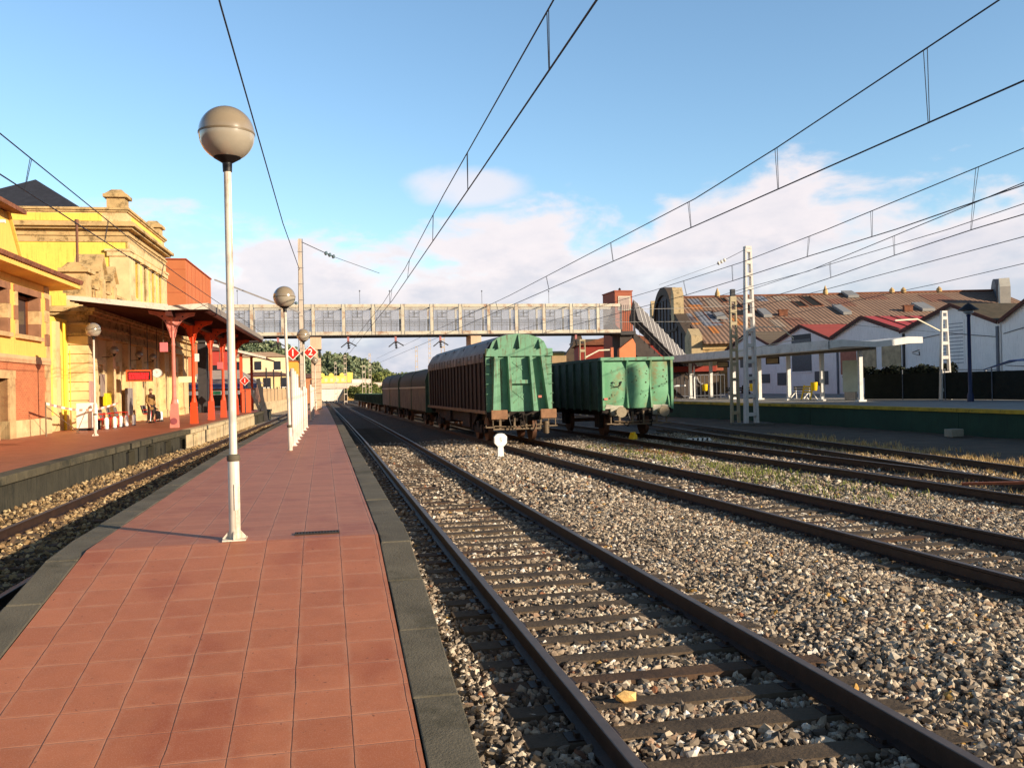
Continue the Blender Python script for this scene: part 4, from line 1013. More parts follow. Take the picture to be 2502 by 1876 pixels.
g = MB(); g.box(BU-.3, BU+.06, -8.02, -7.62, LZ, 2.7); g.box(BU-.3, BU+.06, -6.72, -6.15, LZ, 2.7); g.box(BU-.3, BU+.07, -8.05, -6.12, 2.7, 2.98)
dr = g.build('door', m_quoin, tb)
g = MB(); g.box(BU-.4, BU-.34, -7.62, -6.72, LZ, 2.7)
for k in range(4): g.box(BU-.34, BU-.325, -7.6+k*.22, -7.41+k*.22, LZ+.02, 2.66)
g.build('door_leaf', mat('dark_wood', S(74, 44, 26), .7, .3), dr)
# eaves, tiles
g = MB(); ev = BV1+1.25; eu = BU+.85
g.add([(BU-.3, BV0, 6.35), (eu, BV0, 6.42), (eu, ev, 6.42), (BU-.3, ev, 6.35), (BU-.3, BV0, 6.48), (eu, BV0, 6.60), (eu, ev, 6.60), (BU-.3, ev, 6.48)], [(0, 1, 2, 3), (4, 7, 6, 5), (0, 4, 5, 1), (1, 5, 6, 2), (2, 6, 7, 3), (3, 7, 4, 0)])
g.build('eaves', m_yel2, tb)
g = MB()
g.add([(BU-1.6, BV0, 7.55), (eu+.08, BV0, 6.66), (eu+.08, ev+.06, 6.66), (BU-1.6, ev-.5, 7.55), (BU-1.6, BV0, 7.45), (eu+.08, BV0, 6.60), (eu+.08, ev+.06, 6.60), (BU-1.6, ev-.5, 7.45)], [(0, 1, 2, 3), (7, 6, 5, 4), (0, 4, 5, 1), (1, 5, 6, 2), (2, 6, 7, 3), (3, 7, 4, 0)])
v = BV0
while v < ev:
    g.tube([(eu+.10, v, 6.655), (BU-1.5, min(v, ev-.45), 7.56)], [.085, .07], 7); v += .21
g.tube([(eu+.1, ev+.04, 6.68), (BU-1.6, ev-.5, 7.6)], .09, 7)
g.build('roof', m_tileroof, tb)
# upper storey with a leaning end
g = MB(); q = [(BV0, 7.2), (BV1+.6, 7.2), (BV1-.9, 9.15), (BV0, 9.15)]
g.prism(q, 'x', BU-7, BU-1.15); g.prism([(BV1+.66, 7.2), (BV1+.74, 7.2), (BV1-.80, 9.2), (BV1-.9, 9.2)], 'x', BU-7, BU-1.05); g.build('attic_wall', m_yel2, tb)
g = MB(); g.prism([(BU-8, 9.9), (BU-.55, 9.12), (BU-.55, 9.28), (BU-8, 10.1)], 'y', BV0, BV1-.55); g.build('attic_roof', m_tileroof, tb)
tc_ = thing('wall_camera', 'small white camera under the attic roof of the yellow house', 'camera', SP(BU-1.13, BV1-2.0, 8.6), -SA)
g = MB(); g.box(0, .3, -.07, .07, -.06, .06); g.build('body', m_swhite, tc_); g = MB(); g.box(-.02, .0, -.09, .09, -.1, .1); g.build('bracket', m_swhite, tc_)

# --- stone station hall
th = thing('station_hall', 'old yellow and stone station hall with heavy cornices, pilasters and corner finials', 'building', SP(0, 0), -SA)
HU = -3.95; V0 = 2.0; VB = 9.6; VE = 19.4; ZT = 11.9
# link wall between the house and the hall
g = MB(); g.box(HU-7, HU-.85, -1.7, V0+.4, LZ, 5.4); g.build('link_wall', m_yel, th)
g = MB(); g.box(HU-1.1, HU-.75, -1.72, -.9, LZ, 5.2); g.box(HU-1.1, HU-.7, -.1, .45, LZ, 5.2); g.box(HU-1.2, HU-.66, -1.72, V0, LZ, 1.25); g.build('link_pilaster', m_stone2, th)
# rusticated corner pier of the low wing
g = MB(); z = LZ
while z < 4.7:
    g.box(HU-.85, HU, V0, V0+.9, z+.022, z+.385); g.box(HU-.79, HU-.07, V0+.07, V0+.83, z+.385, z+.412+.022); z += .412
g.build('corner_pier', m_stone2, th)
def cornice(parent, u0, u1, v0, v1, z0, steps, mt=m_cornice):
    g = MB(); z = z0
    for h, out in steps: g.box(u0-out, u1+out, v0-out, v1+out, z, z+h-.002); z += h
    return g.build('cornice', mt, parent)
cornice(th, HU-6, HU-.02, V0+.02, VE+9, 4.72, [(.14, .10), (.30, .04), (.12, .16), (.34, .06), (.14, .30), (.16, .42), (.10, .20)])
g = MB(); g.box(HU-6, HU-.02, V0+.1, VE+9, 6.02, 6.5); g.build('frieze', m_stone, th)
g = MB(); g.box(HU-1.5, HU-.9, V0+.08, V0+.1, 6.05, 6.6); g.build('yellow_panel', m_yel, th)
# parapet of the low wing, block with cap, two stone gablets
g = MB(); g.box(HU-1.05, HU-.1, V0+.15, V0+1.1, 6.5, 7.55); g.box(HU-1.2, HU+.05, V0, V0+1.25, 7.55, 7.72); g.prism([(HU-1.1, 7.72), (HU-.05, 7.72), (HU-.35, 7.98), (HU-.8, 7.98)], 'y', V0+.1, V0+1.15)
g.build('parapet_block', m_cornice, th)
g = MB(); g.box(HU-.6, HU-.15, V0+1.1, VB, 6.5, 6.95); g.box(HU-.68, HU-.05, V0+1.1, VB, 6.95, 7.08)
for k in range(12): g.box(HU-.12, HU-.06, V0+1.3+k*.5, V0+1.5+k*.5, 6.55, 6.9)
g.build('parapet', m_cornice, th)
for vg, hh in ((4.6, 2.05), (6.7, 1.75)):
    g = MB(); g.prism([(vg-.5, 6.5), (vg+.5, 6.5), (vg+.5, 6.5+hh*.62), (vg+.55, 6.5+hh*.66), (vg, 6.5+hh), (vg-.55, 6.5+hh*.66), (vg-.5, 6.5+hh*.62)], 'x', HU-1.1, HU-.05)
    g.prism([(vg-.62, 6.45+hh*.66), (vg, 6.52+hh), (vg+.62, 6.45+hh*.66), (vg+.62, 6.57+hh*.66), (vg, 6.66+hh), (vg-.62, 6.57+hh*.66)], 'x', HU-1.15, HU+.08)
    g.box(HU-.05, HU+.06, vg-.28, vg+.28, 6.5, 6.5+hh*.5); g.build('stone_gablet', m_cornice, th)
g = MB(); g.tube([(HU-.9, 3.9, 6.5), (HU-.9, 3.9, 10.0)], .06, 10); g.lathe([(.09, 10.0), (.09, 10.2)], (HU-.9, 3.9, 0), 10); g.build('flue_pipe', mat('rusty_flue', S(120, 78, 58), .7, .2), th)
# wall under the canopy: pilasters, doors, yellow panels
DO = [(V0+1.7+k*3.1, V0+3.0+k*3.1, LZ, 3.35) for k in range(7)]
pierced('', None, HU-.25, V0+.9, VE+9, LZ, 4.75, DO, .5).build('ground_wall', m_stone2, th)
for k, (a, b, c, d) in enumerate(DO):
    g = MB(); g.box(HU-.24, HU-.16, a-.28, a-.02, LZ, 3.5); g.box(HU-.24, HU-.16, b+.02, b+.28, LZ, 3.5); g.box(HU-.24, HU-.12, a-.3, b+.3, 3.5, 3.72)
    f = g.build('doorway', m_stone, th)
    g = MB(); g.box(HU-.7, HU-.6, a, b, LZ, d); g.build('door_leaf', m_wood if k % 3 != 1 else m_yel, f)
    g = MB(); g.box(HU-.6, HU-.58, a+.15, (a+b)/2-.06, 1.5, d-.2); g.box(HU-.6, HU-.58, (a+b)/2+.06, b-.15, 1.5, d-.2); g.build('pane', m_glass, f)
for k in range(8):
    v = V0+1.15+k*3.1; g = MB(); g.box(HU-.25, HU+.05, v-.25, v+.25, LZ, 4.7); g.box(HU-.25, HU+.12, v-.32, v+.32, LZ, 1.1); g.build('pilaster', m_stone, th)
    if k < 7: g = MB(); g.box(HU-.248, HU-.19, v+.28, v+.56, 1.2, 4.4); g.build('yellow_panel', m_yel, th)
# upper block
UW = [(VB+1.35+k*2.05, VB+2.2+k*2.05, 7.35, 9.3) for k in range(4)]
pierced('', None, HU, VB, VE, 6.5, 10.1, UW, .6).build('upper_wall', m_yel, th); g = MB(); g.box(HU-.1, HU+.05, VB, VE, 9.72, 10.1); g.build('architrave', m_stone, th)
g = MB(); g.box(HU-14, HU-.6, VB, VB+.5, 6.5, 10.1); g.build('upper_end_wall', m_yel, th)
for v in (VB-.05, VE-.95):
    g = MB(); g.box(HU-.9, HU+.07, v, v+1.0, 6.5, 9.35); g.box(HU-1.0, HU+.14, v-.08, v+1.08, 9.35, 9.6); g.box(HU-1.1, HU+.2, v-.14, v+1.14, 9.6, 9.72); g.build('corner_pilaster', m_stone, th)
for k, (a, b, c, d) in enumerate(UW):
    g = MB(); g.box(HU-.5, HU+.07, a-.34, a-.0, 6.5, 9.35); g.box(HU-.5, HU+.07, b+.0, b+.34, 6.5, 9.35); g.box(HU-.1, HU+.18, a-.5, b+.5, 9.35, 9.6); g.box(HU-.1, HU+.05, a+.01, b-.01, 6.5, 7.3)
    f = g.build('upper_window', m_stone, th)
    g = MB(); g.box(HU-.5, HU-.42, a, b, c, d); g.build('pane', m_glass, f)
cornice(th, HU-14, HU, VB, VE, 10.1, [(.32, .05), (.08, .12), (.25, .03), (.12, .30), (.16, .48), (.10, .36)])
g = MB(); g.box(HU-14, HU-.02, VB+.02, VE-.02, 11.13, 11.68); g.build('attic', m_stone, th)
g = MB(); g.box(HU-13, HU-1.25, VB-.03, VB+.02, 11.2, 11.6); g.build('yellow_panel', m_yel, th)
g = MB(); g.box(HU-.02, HU+.03, VB+1.1, VE-1.1, 11.2, 11.6); g.build('yellow_panel', m_yel, th)
cornice(th, HU-14, HU-.02, VB+.02, VE-.02, 11.68, [(.10, .08), (.12, .16)])
for v in (VB+.45, VE-.5):
    g = MB(); g.box(HU-1.0, HU-.1, v-.45, v+.45, 11.9, 12.45); g.box(HU-1.15, HU+.05, v-.6, v+.6, 12.45, 12.62)
    g.add([(HU-1.1, v-.55, 12.62), (HU, v-.55, 12.62), (HU, v+.55, 12.62), (HU-1.1, v+.55, 12.62), (HU-.8, v-.2, 12.92), (HU-.3, v-.2, 12.92), (HU-.3, v+.2, 12.92), (HU-.8, v+.2, 12.92)], [(0, 1, 5, 4), (1, 2, 6, 5), (2, 3, 7, 6), (3, 0, 4, 7), (4, 5, 6, 7)])
    g.build('finial', m_cornice, th)
g = MB(); x0, x1, y0, y1 = HU-10.0, HU-2.4, VB+1, VE-1.5; zz = 12.0; xc, yc = (x0+x1)/2-.2, (y0+y1)/2
g.add([(x0, y0, zz), (x1, y0, zz), (x1, y1, zz), (x0, y1, zz), (xc+.6, yc-.3, 14.3), (xc+.6, yc+.3, 14.3)], [(0, 1, 4), (1, 2, 5, 4), (2, 3, 5), (3, 0, 4, 5), (0, 3, 2, 1)]); g.build('hip_roof', m_slate, th)

# --- red steel platform canopy
tk = thing('platform_canopy', 'station canopy with white fascia, dark boarded underside and red iron columns', 'canopy', SP(0, 0, LZ), -SA)
CL = 22.6; CF = -1.0
m_fascia = mat('white_fascia', S(222, 212, 196), .7, .12, 3, dirt=S(120, 108, 92), damt=.6)
m_soffit = mat('brown_soffit', S(82, 40, 32), .85, .25, 3)
def slab2(u0, z0, u1, z1, v0, v1, th_): return [(u0, z0), (u1, z1), (u1, z1+th_), (u0, z0+th_)]
for nm, u0, z0, u1, z1 in (('roof_wing', -3.9, 5.42, .0, 4.98), ('roof_wing', .0, 4.98, 1.62, 5.02)):
    g = MB(); g.prism(slab2(u0, z0, u1, z1, 0, 0, .12), 'y', CF+.05, CL); g.build(nm, [m_soffit], tk)
    g = MB(); g.prism([(u0, z0-.02), (u1, z1-.04), (u1, z1+.22), (u0, z0+.16)], 'y', CF-.02, CF+.05); g.build('fascia', m_fascia, tk)
    g = MB(); v = CF+.3
    while v < CL: g.prism([(u0, z0-.07), (u1, z1-.07), (u1, z1-.001), (u0, z0-.001)], 'y', v, v+.05); v += .62
    g.build('purlins', m_soffit, tk)
g = MB(); g.box(1.62, 1.70, CF, CL, 4.96, 5.22); g.build('gutter', mat('grey_gutter', S(140, 128, 118), .6, .2), tk)
v = CF+.2
while v < CL: g = MB(); g.box(1.45, 1.66, v, v+.14, 4.86, 4.97); g.build('rafter_tail', m_soffit, tk); v += .45
g = MB(); g.box(-.12, .12, CF+.1, CL, 4.72, 4.97); g.build('valley_beam', m_soffit, tk)
m_cred = mat('red_column_paint', S(222, 84, 48), .6, .12, 3, dirt=S(150, 60, 40), damt=.4)
m_cpink = mat('faded_pink_paint', S(214, 132, 116), .65, .15, 3, dirt=S(160, 90, 80), damt=.4)
m_cora = mat('fresh_orange_paint', S(232, 76, 28), .55, .1, 3)
def column(v, mt, hole):
    tkc = MB(); b = .155
    tkc.add([(-.17, v-.17, 0), (.17, v-.17, 0), (.17, v+.17, 0), (-.17, v+.17, 0), (-.14, v-.14, 1.02), (.14, v-.14, 1.02), (.14, v+.14, 1.02), (-.14, v+.14, 1.02)], [(0, 1, 2, 3), (4, 7, 6, 5), (0, 4, 5, 1), (1, 5, 6, 2), (2, 6, 7, 3), (3, 7, 4, 0)])
    tkc.lathe([(.15, 1.02), (.10, 1.25), (.085, 1.5), (.075, 3.5), (.085, 3.52), (.085, 3.6), (.07, 3.62), (.07, 4.2), (.09, 4.9)], (0, v, 0), 16)
    c = tkc.build('column', mt, tk, smooth=True)
    g = MB()
    for s, w, zt in ((-1, 1.0, 5.06), (1, .95, 4.96)):
        arc = [(s*(.08+(w-.08)*(1-math.cos(a))), 3.85+(zt-.18-3.85)*math.sin(a)) for a in np.linspace(0, 1.5, 10)]
        g.prism([(s*.0, 3.85)]+arc+[(s*w, zt-.03), (s*.0, 4.95)], 'y', v-.03, v+.03)
        g.prism([(p[0], p[1]) for p in arc]+[(p[0]+s*.02, p[1]+.05) for p in arc[::-1]], 'y', v-.07, v+.07)
    br = g.build('bracket', mt, c)
    g = MB()
    for x, z in ((-.42, 4.78), (-.30, 4.58), (.42, 4.75), (.3, 4.58)): g.disc((x, v-.034, z), .035, 'y', .068, 10)
    g.build('bolt', m_black, br); bpy.data.objects[-1] if False else None
    if hole: g = MB(); g.disc((0, v-.19, .28), .14, 'y', .06, 18); g.build('hatch', mat('dark_pink_hatch', S(150, 76, 80), .8, .2), c)
for k, v in enumerate((0, 4.9, 10.4, 15.2, 21.2)): column(v, (m_cpink, m_cora, m_cred, m_cred, m_cred)[k], k == 0)
# second small canopy beyond
tk2 = thing('small_canopy', 'small dark canopy with a white sloping edge beyond the last red column', 'canopy', SP(-.4, 27.5, LZ), -SA)
g = MB(); g.prism([(-2.4, 5.0), (1.8, 3.9), (1.8, 4.0), (-2.4, 5.12)], 'y', 0, 8); g.build('roof', m_soffit, tk2)
g = MB(); g.prism([(-2.4, 4.98), (1.82, 3.88), (1.82, 4.06), (-2.4, 5.18)], 'y', -.08, 0); g.build('fascia', m_fascia, tk2)
for v in (.4, 7.6): g = MB(); g.box(-.1, .1, v-.1, v+.1, 0, 4.36); g.build('post', m_cred, tk2)

# things hanging under the canopy
td = thing('departure_board', 'hanging electronic board with glowing red lines of text under the canopy', 'display board', SP(-2.92, 6.9, -.07), -SA)
g = MB(); g.box(-.62, .62, 0, .22, 2.78, 3.36); g.build('case', mat('orange_case', S(214, 96, 50), .5, .1), td)
g = MB(); g.box(-.53, .53, -.012, 0, 2.85, 3.27); g.build('screen', m_black, td)
m_led = bpy.data.materials.new('red_led'); m_led.use_nodes = True; bb = m_led.node_tree.nodes['Principled BSDF']; bb.inputs['Base Color'].default_value = (.3, .0, .0, 1); bb.inputs['Emission Color'].default_value = (1, .015, .015, 1); bb.inputs['Emission Strength'].default_value = 2.6
g = MB(); r2 = random.Random(2)
for row in range(4):
    x = -.47
    while x < .44:
        w = r2.uniform(.03, .11); g.box(x, min(x+w, .47), -.018, -.012, 2.89+row*.085, 2.95+row*.085); x += w+r2.choice([.012, .012, .04])
g.build('text_rows', m_led, td)
g = MB(); g.tube([(-.4, .1, 3.36), (-.4, .1, 5.6)], .018, 6); g.tube([(.4, .1, 3.36), (.4, .1, 5.6)], .018, 6); g.build('hanger', m_dark, td)
tcl = thing('station_clock', 'round white double-faced clock beside the red electronic board', 'clock', SP(-2.46, 8.9, 3.15), -SA)
g = MB(); g.disc((0, -.09, 0), .24, 'y', .18, 28); g.build('case', mat('clock_case', S(190, 184, 172), .4, .1), tcl, smooth=True)
g = MB(); g.disc((0, -.098, 0), .215, 'y', .008, 28); g.build('face', m_swhite, tcl)
g = MB(); g.beam((0, -.102, 0), (.09, -.102, .09), .014, .004, up=(0, 1, 0)); g.beam((0, -.102, 0), (-.04, -.102, .16), .01, .004, up=(0, 1, 0)); g.build('hands', m_black, tcl)
g = MB(); g.tube([(0, 0, .24), (0, 0, 2.3)], .018, 6); g.build('hanger', m_dark, tcl)
for (u, v, z, w, h, c, nm, lab) in [(-.75, 1.9, 4.15, .34, .42, S(220, 120, 124), 'hanging_sign', 'faded pink hanging sign between the first two red columns'), (-.6, 9.4, 3.95, .34, .42, S(240, 232, 222), 'hanging_sign', 'white hanging sign by the third red column'),
                                   (-.5, 6.2, 2.75, .85, .30, S(246, 240, 190), 'direction_sign', 'pale yellow and white direction sign beside the orange column'), (.2, 12.6, 3.6, .32, .40, S(214, 110, 112), 'hanging_sign', 'small pink sign hanging farther along the canopy')]:
    t = thing(nm, lab, 'sign', SP(u, v, z), -SA); g = MB(); g.box(-w/2, w/2, -.03, .03, -h/2, h/2); g.build('plate', mat(nm+lab[:9], c, .5, .08), t, bevel=.01)
    g = MB(); g.tube([(-.02, 0, h/2), (-.02, 0, 5.6-z)], .016, 6); g.build('hanger', m_pipe, t)
# wall lamps: globes on brackets
def wall_lamp(u, v, z, lab):
    t = thing('wall_lamp', lab, 'lamp', SP(u, v, z), -SA, 'round lamps on the station wall')
    g = MB(); g.lathe([(.19*math.cos(a)+.001, .19*math.sin(a)) for a in np.linspace(-1.5, 1.5, 12)], (0, 0, .16), 18); g.build('globe', m_globe_b, t, smooth=True)
    g = MB(); g.lathe([(.03, -.12), (.08, -.03), (.10, .0)], seg=12); g.tube([(-.55, 0, -.16), (0, 0, -.12)], .015, 6); g.build('bracket', m_black, t)
wall_lamp(HU+.5, V0+2.4, 4.0, 'round wall lamp beside the stone corner pier'); wall_lamp(HU+.5, V0+7.5, 4.0, 'round wall lamp above the electronic board, in shade'); wall_lamp(HU+.5, V0+10.8, 4.0, 'round wall lamp to the right of the electronic board, in shade')
copy_thing(L1, SP(-1.62, -6.0, LZ), .2, 'globe lamp on the station platform in front of the stone pier')
# wall fittings
for (v, z0, z1, w, c, nm, lab) in [(2.35, 1.55, 2.7, .35, S(190, 150, 136), 'poster', 'pale pink poster beside the yellow strip of the hall'), (4.2, 2.0, 3.05, .34, S(150, 132, 120), 'notice_board', 'grey notice panel on the sunlit stone wall'), (4.75, 1.55, 2.15, .45, S(240, 206, 30), 'mailbox', 'yellow box fixed to the wall near the seats'), (9.0, 1.0, 2.4, .5, S(150, 140, 136), 'ticket_machine', 'grey machine against the station wall by the standing person')]:
    g = MB(); g.box(0, .16 if 'box' in nm or 'mach' in nm else .06, -w, w, z0, z1); tag(g.build(nm, mat(nm+'_paint', c, .6, .12, 4), loc=SP(HU-.02, v), rotz=-SA, bevel=.01), lab, nm.replace('_', ' '))
tm2 = thing('utility_box', 'white cabinet at the foot of the stone corner pier', 'cabinet', SP(-3.45, -.3, LZ), -SA)
g = MB(); g.box(-.3, .3, -.4, .4, .1, 1.15); g.build('case', m_swhite, tm2, bevel=.02); g = MB(); g.box(-.25, .25, -.35, .35, 0, .1); g.build('plinth', m_dark, tm2)
# yellow downpipe strip and warning tape
g = MB(); g.tube([(0, 0, 0), (0, 0, 4.6)], .06, 8); g.tube([(.25, -.12, 0), (.25, -.12, 3.4)], .02, 6); tag(g.build('downpipe', mat('yellow_pipe', S(246, 214, 60), .6, .1), loc=SP(HU-.6, .65, LZ), rotz=-SA), 'thin yellow downpipe between the brick house and the stone hall', 'pipe')
tt = thing('barrier_tape', 'sagging red and white barrier tape stretched before the brick house', 'barrier tape', SP(HU+.5, -5.4, LZ), -SA)
g = MB(); N = 22
for k in range(N):
    f0, f1 = k/N, (k+1)/N; z = lambda f: 1.15-.28*math.sin(math.pi*f)*1.0-.1*f
    g.add([(f0*.7, f0*7.4, z(f0)), (f1*.7, f1*7.4, z(f1)), (f1*.7+.012, f1*7.4, z(f1)+.09), (f0*.7+.012, f0*7.4, z(f0)+.09)], [(0, 1, 2, 3)], k % 2)
g.build('tape', [m_swhite, mat('tape_red', S(228, 150, 120), .6, .1)], tt)
for a, b in (((0, 0), (1.3, 2.2)), ((.3, 4.0), (.9, 2.4))):
    g = MB(); g.tube([(a[0], a[1], 1.1 if a[1] < 1 else .9), (b[0]*.4, b[1], 0)], .014, 6); g.build('stay_wire', m_pipe, tt)
g = MB(); g.tube([(0, 0, 0), (0, 0, 1.25)], .025, 8); g.build('stake', m_pipe, tt)
# bollards and seats
m_bol = mat('bollard_white', S(248, 246, 240), .4, .04)
def bollard(u, v, h, lab, grp):
    t = thing('bollard', lab, 'bollard', SP(u, v, LZ), 0, grp)
    g = MB(); g.lathe([(.075, 0), (.085, .02), (.085, h-.08), (.06, h-.02), (.02, h)], seg=16); g.build('post', m_bol, t, smooth=True)
    g = MB(); g.lathe([(.11, 0), (.11, .015), (.09, .03)], seg=16); g.build('foot', m_dark, t, smooth=True)
for k, v in enumerate((-.1, 1.2, 2.3, 3.3, 4.7, 9.9, 11.0, 13.8, 14.9)): bollard(-2.72, v, .52, '%s short white bollard from the near end of the row of red seats' % ORD[k], 'short white bollards before the seats')
for k, v in enumerate((-.9, 9.2, 16.9)): bollard(-2.95, v, 1.12, ('tall white bollard nearest the stone corner pier', 'tall white bollard beside the standing person', 'tall white bollard farthest along the station wall')[k], 'tall white bollards')
m_seat = mat('red_seat', S(206, 44, 34), .5, .1); m_sback = mat('grey_seat_back', S(120, 108, 100), .6, .1)
def seat(u, v, lab):
    t = thing('waiting_chair', lab, 'seat', SP(u, v, LZ), -SA, 'red platform seats along the station wall')
    g = MB(); g.box(-.22, .24, -.24, .24, .40, .45); g.build('seat_shell', m_seat, t, bevel=.02)
    g = MB(); g.add([(-.24, -.24, .45), (-.20, -.24, .45), (-.20, .24, .45), (-.24, .24, .45), (-.36, -.24, .88), (-.32, -.24, .88), (-.32, .24, .88), (-.36, .24, .88)], [(0, 1, 2, 3), (4, 7, 6, 5), (0, 4, 5, 1), (1, 5, 6, 2), (2, 6, 7, 3), (3, 7, 4, 0)]); g.build('backrest', m_sback, t)
    for s in (-.2, .2): g = MB(); g.tube([(-.26, s, .5), (-.26, s, .64), (.2, s, .64), (.2, s, .4), (.16, s, 0)], .02, 6); g.build('arm_and_leg', m_seat, t)
    g = MB(); g.box(-.08, .08, -.2, .2, 0, .03); g.box(-.05, .05, -.05, .05, .03, .4); g.build('pedestal', m_dark, t)
for k, v in enumerate((.4, 1.75, 3.1, 4.4)): seat(-3.15, v, ('red seat nearest the stone corner pier', 'red seat second along the station wall', 'red seat third along the station wall', 'red seat closest to the standing person')[k])
for k, v in enumerate((9.9, 10.5)): seat(-3.15, v, ('red seat carrying the seated person in black', 'red seat just beyond the seated person')[k])
# people
def skin_body(name, joints, edges, radii, mt, parent, sub=2):
    me = bpy.data.meshes.new(name); me.from_pydata(joints, edges, [])
    o = bpy.data.objects.new(name, me); COL.objects.link(o)
    sk = o.modifiers.new('skin', 'SKIN'); lay = me.skin_vertices[0].data if me.skin_vertices else None
    if lay is None:
        bm = bmesh.new(); bm.from_mesh(me); bm.verts.layers.skin.verify(); bm.to_mesh(me); bm.free(); lay = me.skin_vertices[0].data
    for v, r in zip(lay, radii): v.radius = r if isinstance(r, tuple) else (r, r)
    lay[0].use_root = True
    ss = o.modifiers.new('sub', 'SUBSURF'); ss.levels = sub; ss.render_levels = sub
    bpy.context.view_layer.update()
    ev = bpy.data.meshes.new_from_object(o.evaluated_get(bpy.context.evaluated_depsgraph_get())); bpy.data.objects.remove(o); bpy.data.meshes.remove(me)
    ev.materials.clear(); ev.materials.append(mt); ev.polygons.foreach_set('use_smooth', [True]*len(ev.polygons))
    r = bpy.data.objects.new(name, ev); COL.objects.link(r); r.parent = parent; return r
m_skin = mat('skin', S(206, 150, 118), .6, .08, 8)
def person(loc, rotz, label, top_c, leg_c, hair_c, sit=False, long_coat=False):
    t = thing('person', label, 'person', loc, rotz)
    if not sit:
        P = [(0, 0, .93), (0, 0, 1.12), (0, -.01, 1.36), (0, 0, 1.47), (0, -.02, 1.56), (0, -.03, 1.66),
             (-.09, 0, .86), (-.11, .0, .48), (-.11, .03, .09), (-.12, -.13, .04), (.09, 0, .86), (.12, -.06, .49), (.12, .08, .10), (.13, -.07, .04),
             (-.19, 0, 1.38), (-.24, .02, 1.10), (-.20, -.14, .88), (-.19, -.18, .80), (.19, 0, 1.38), (.25, .03, 1.10), (.25, -.05, .86), (.25, -.08, .78)]
    else:
        P = [(0, 0, .50), (0, -.02, .70), (0, -.10, .95), (0, -.15, 1.06), (0, -.18, 1.15), (0, -.21, 1.24),
             (-.10, -.05, .50), (-.13, -.45, .50), (-.13, -.43, .09), (-.13, -.58, .04), (.10, -.05, .50), (.13, -.45, .50), (.13, -.45, .09), (.13, -.6, .04),
             (-.19, -.11, .96), (-.22, -.16, .70), (-.10, -.38, .62), (-.05, -.44, .60), (.19, -.11, .96), (.22, -.16, .70), (.10, -.38, .62), (.05, -.44, .60)]
    E_ = [(0, 1), (1, 2), (2, 3), (3, 4), (4, 5), (0, 6), (6, 7), (7, 8), (8, 9), (0, 10), (10, 11), (11, 12), (12, 13), (2, 14), (14, 15), (15, 16), (16, 17), (2, 18), (18, 19), (19, 20), (20, 21)]
    Rd = [(.13, .10), (.13, .10), (.15, .10), .055, .085, .075, .085, .058, .045, .04, .085, .058, .045, .04, .06, .045, .036, .034, .06, .045, .036, .034]
    skin_body('body', P, E_, Rd, m_skin, t)
    ix = [0, 1, 2, 14, 15, 16, 18, 19, 20]; re = {k: i for i, k in enumerate(ix)}
    J = [P[k] for k in ix]; ee = [(re[a], re[b]) for a, b in E_ if a in re and b in re]
    rd = [(.165, .135), (.16, .13), (.17, .12), .085, .068, .058, .085, .068, .058]
    if long_coat: J.append((0, .01, .62)); ee.append((0, 9)); rd.append((.20, .16))
    skin_body('coat', J, ee, rd, mat('coat_'+label[:14], top_c, .9, .2, 8), t)
    ix = [0, 6, 7, 8, 10, 11, 12]; re = {k: i for i, k in enumerate(ix)}
    skin_body('trousers', [P[k] for k in ix], [(re[a], re[b]) for a, b in E_ if a in re and b in re], [(.14, .11), .098, .075, .062, .098, .075, .062], mat('trousers_'+label[:14], leg_c, .9, .2, 8), t)
    hx, hy, hz = P[5]; g = MB(); g.lathe([(.001+.098*math.cos(a), .10*math.sin(a)) for a in np.linspace(-.3, 1.55, 9)], (hx, hy+.018, hz+.0), 16); g.build('hair', mat('hair_'+label[:14], hair_c, .7, .2, 20), t, smooth=True)
    for k in (9, 13):
        x, y, z = P[k]; g = MB(); g.lathe([(.05, -.04), (.055, 0), (.035, .05)], (0, 0, 0), 12, sx=.95, sy=2.4); g.build('shoe', m_black, t, (x, y+.06, z+.002), smooth=True)
    g = MB()
    for s in (-1, 1): g.disc((hx+s*.03-.008, hy-.085, hz-.005), .009, 'y', .012, 8)
    g.build('eyes', m_black, t)
person(SP(-2.62, 8.0, LZ), .9, 'standing person in a tan patterned coat and dark trousers on the station platform', S(150, 112, 66), S(52, 42, 36), S(120, 96, 70), long_coat=True)
person(SP(-3.05, 9.9, LZ), 1.35, 'seated person dressed in black on a red seat by the wall', S(30, 24, 24), S(26, 22, 24), S(36, 26, 22), sit=True)

# ------------------------------------------------------------------ footbridge
m_bwhite = mat('bridge_white_paint', S(204, 196, 176), .6, .12, 2, .05, 20, dirt=S(150, 96, 58), damt=.8, dscale=1.3)
m_bgrey = mat('bridge_grey_steel', S(104, 108, 118), .6, .15, 3)
m_bdark = mat('bridge_dark_beam', S(62, 58, 58), .7, .2, 3)
def panel_material():
    m = bpy.data.materials.new('frosted_panel'); m.use_nodes = True
    T = NT(m.node_tree); b = m.node_tree.nodes['Principled BSDF']; out = m.node_tree.nodes['Material Output']
    b.inputs['Base Color'].default_value = (*S(176, 178, 182), 1); b.inputs['Roughness'].default_value = .4
    tr = T.new('ShaderNodeBsdfTransparent'); tr.inputs[0].default_value = (.95, .95, .96, 1)
    mx = T.new('ShaderNodeMixShader'); mx.inputs[0].default_value = .22
    T.l.new(tr.outputs[0], mx.inputs[1]); T.l.new(b.outputs[0], mx.inputs[2]); T.l.new(mx.outputs[0], out.inputs[0])
    return m
m_panel = panel_material()
tbz = thing('footbridge', 'long enclosed white footbridge with glazed panels spanning all the tracks', 'footbridge', (0, 70, 0))
BX0, BX1, BZ0, BZ1 = -9.7, 24.0, 6.22, 8.68
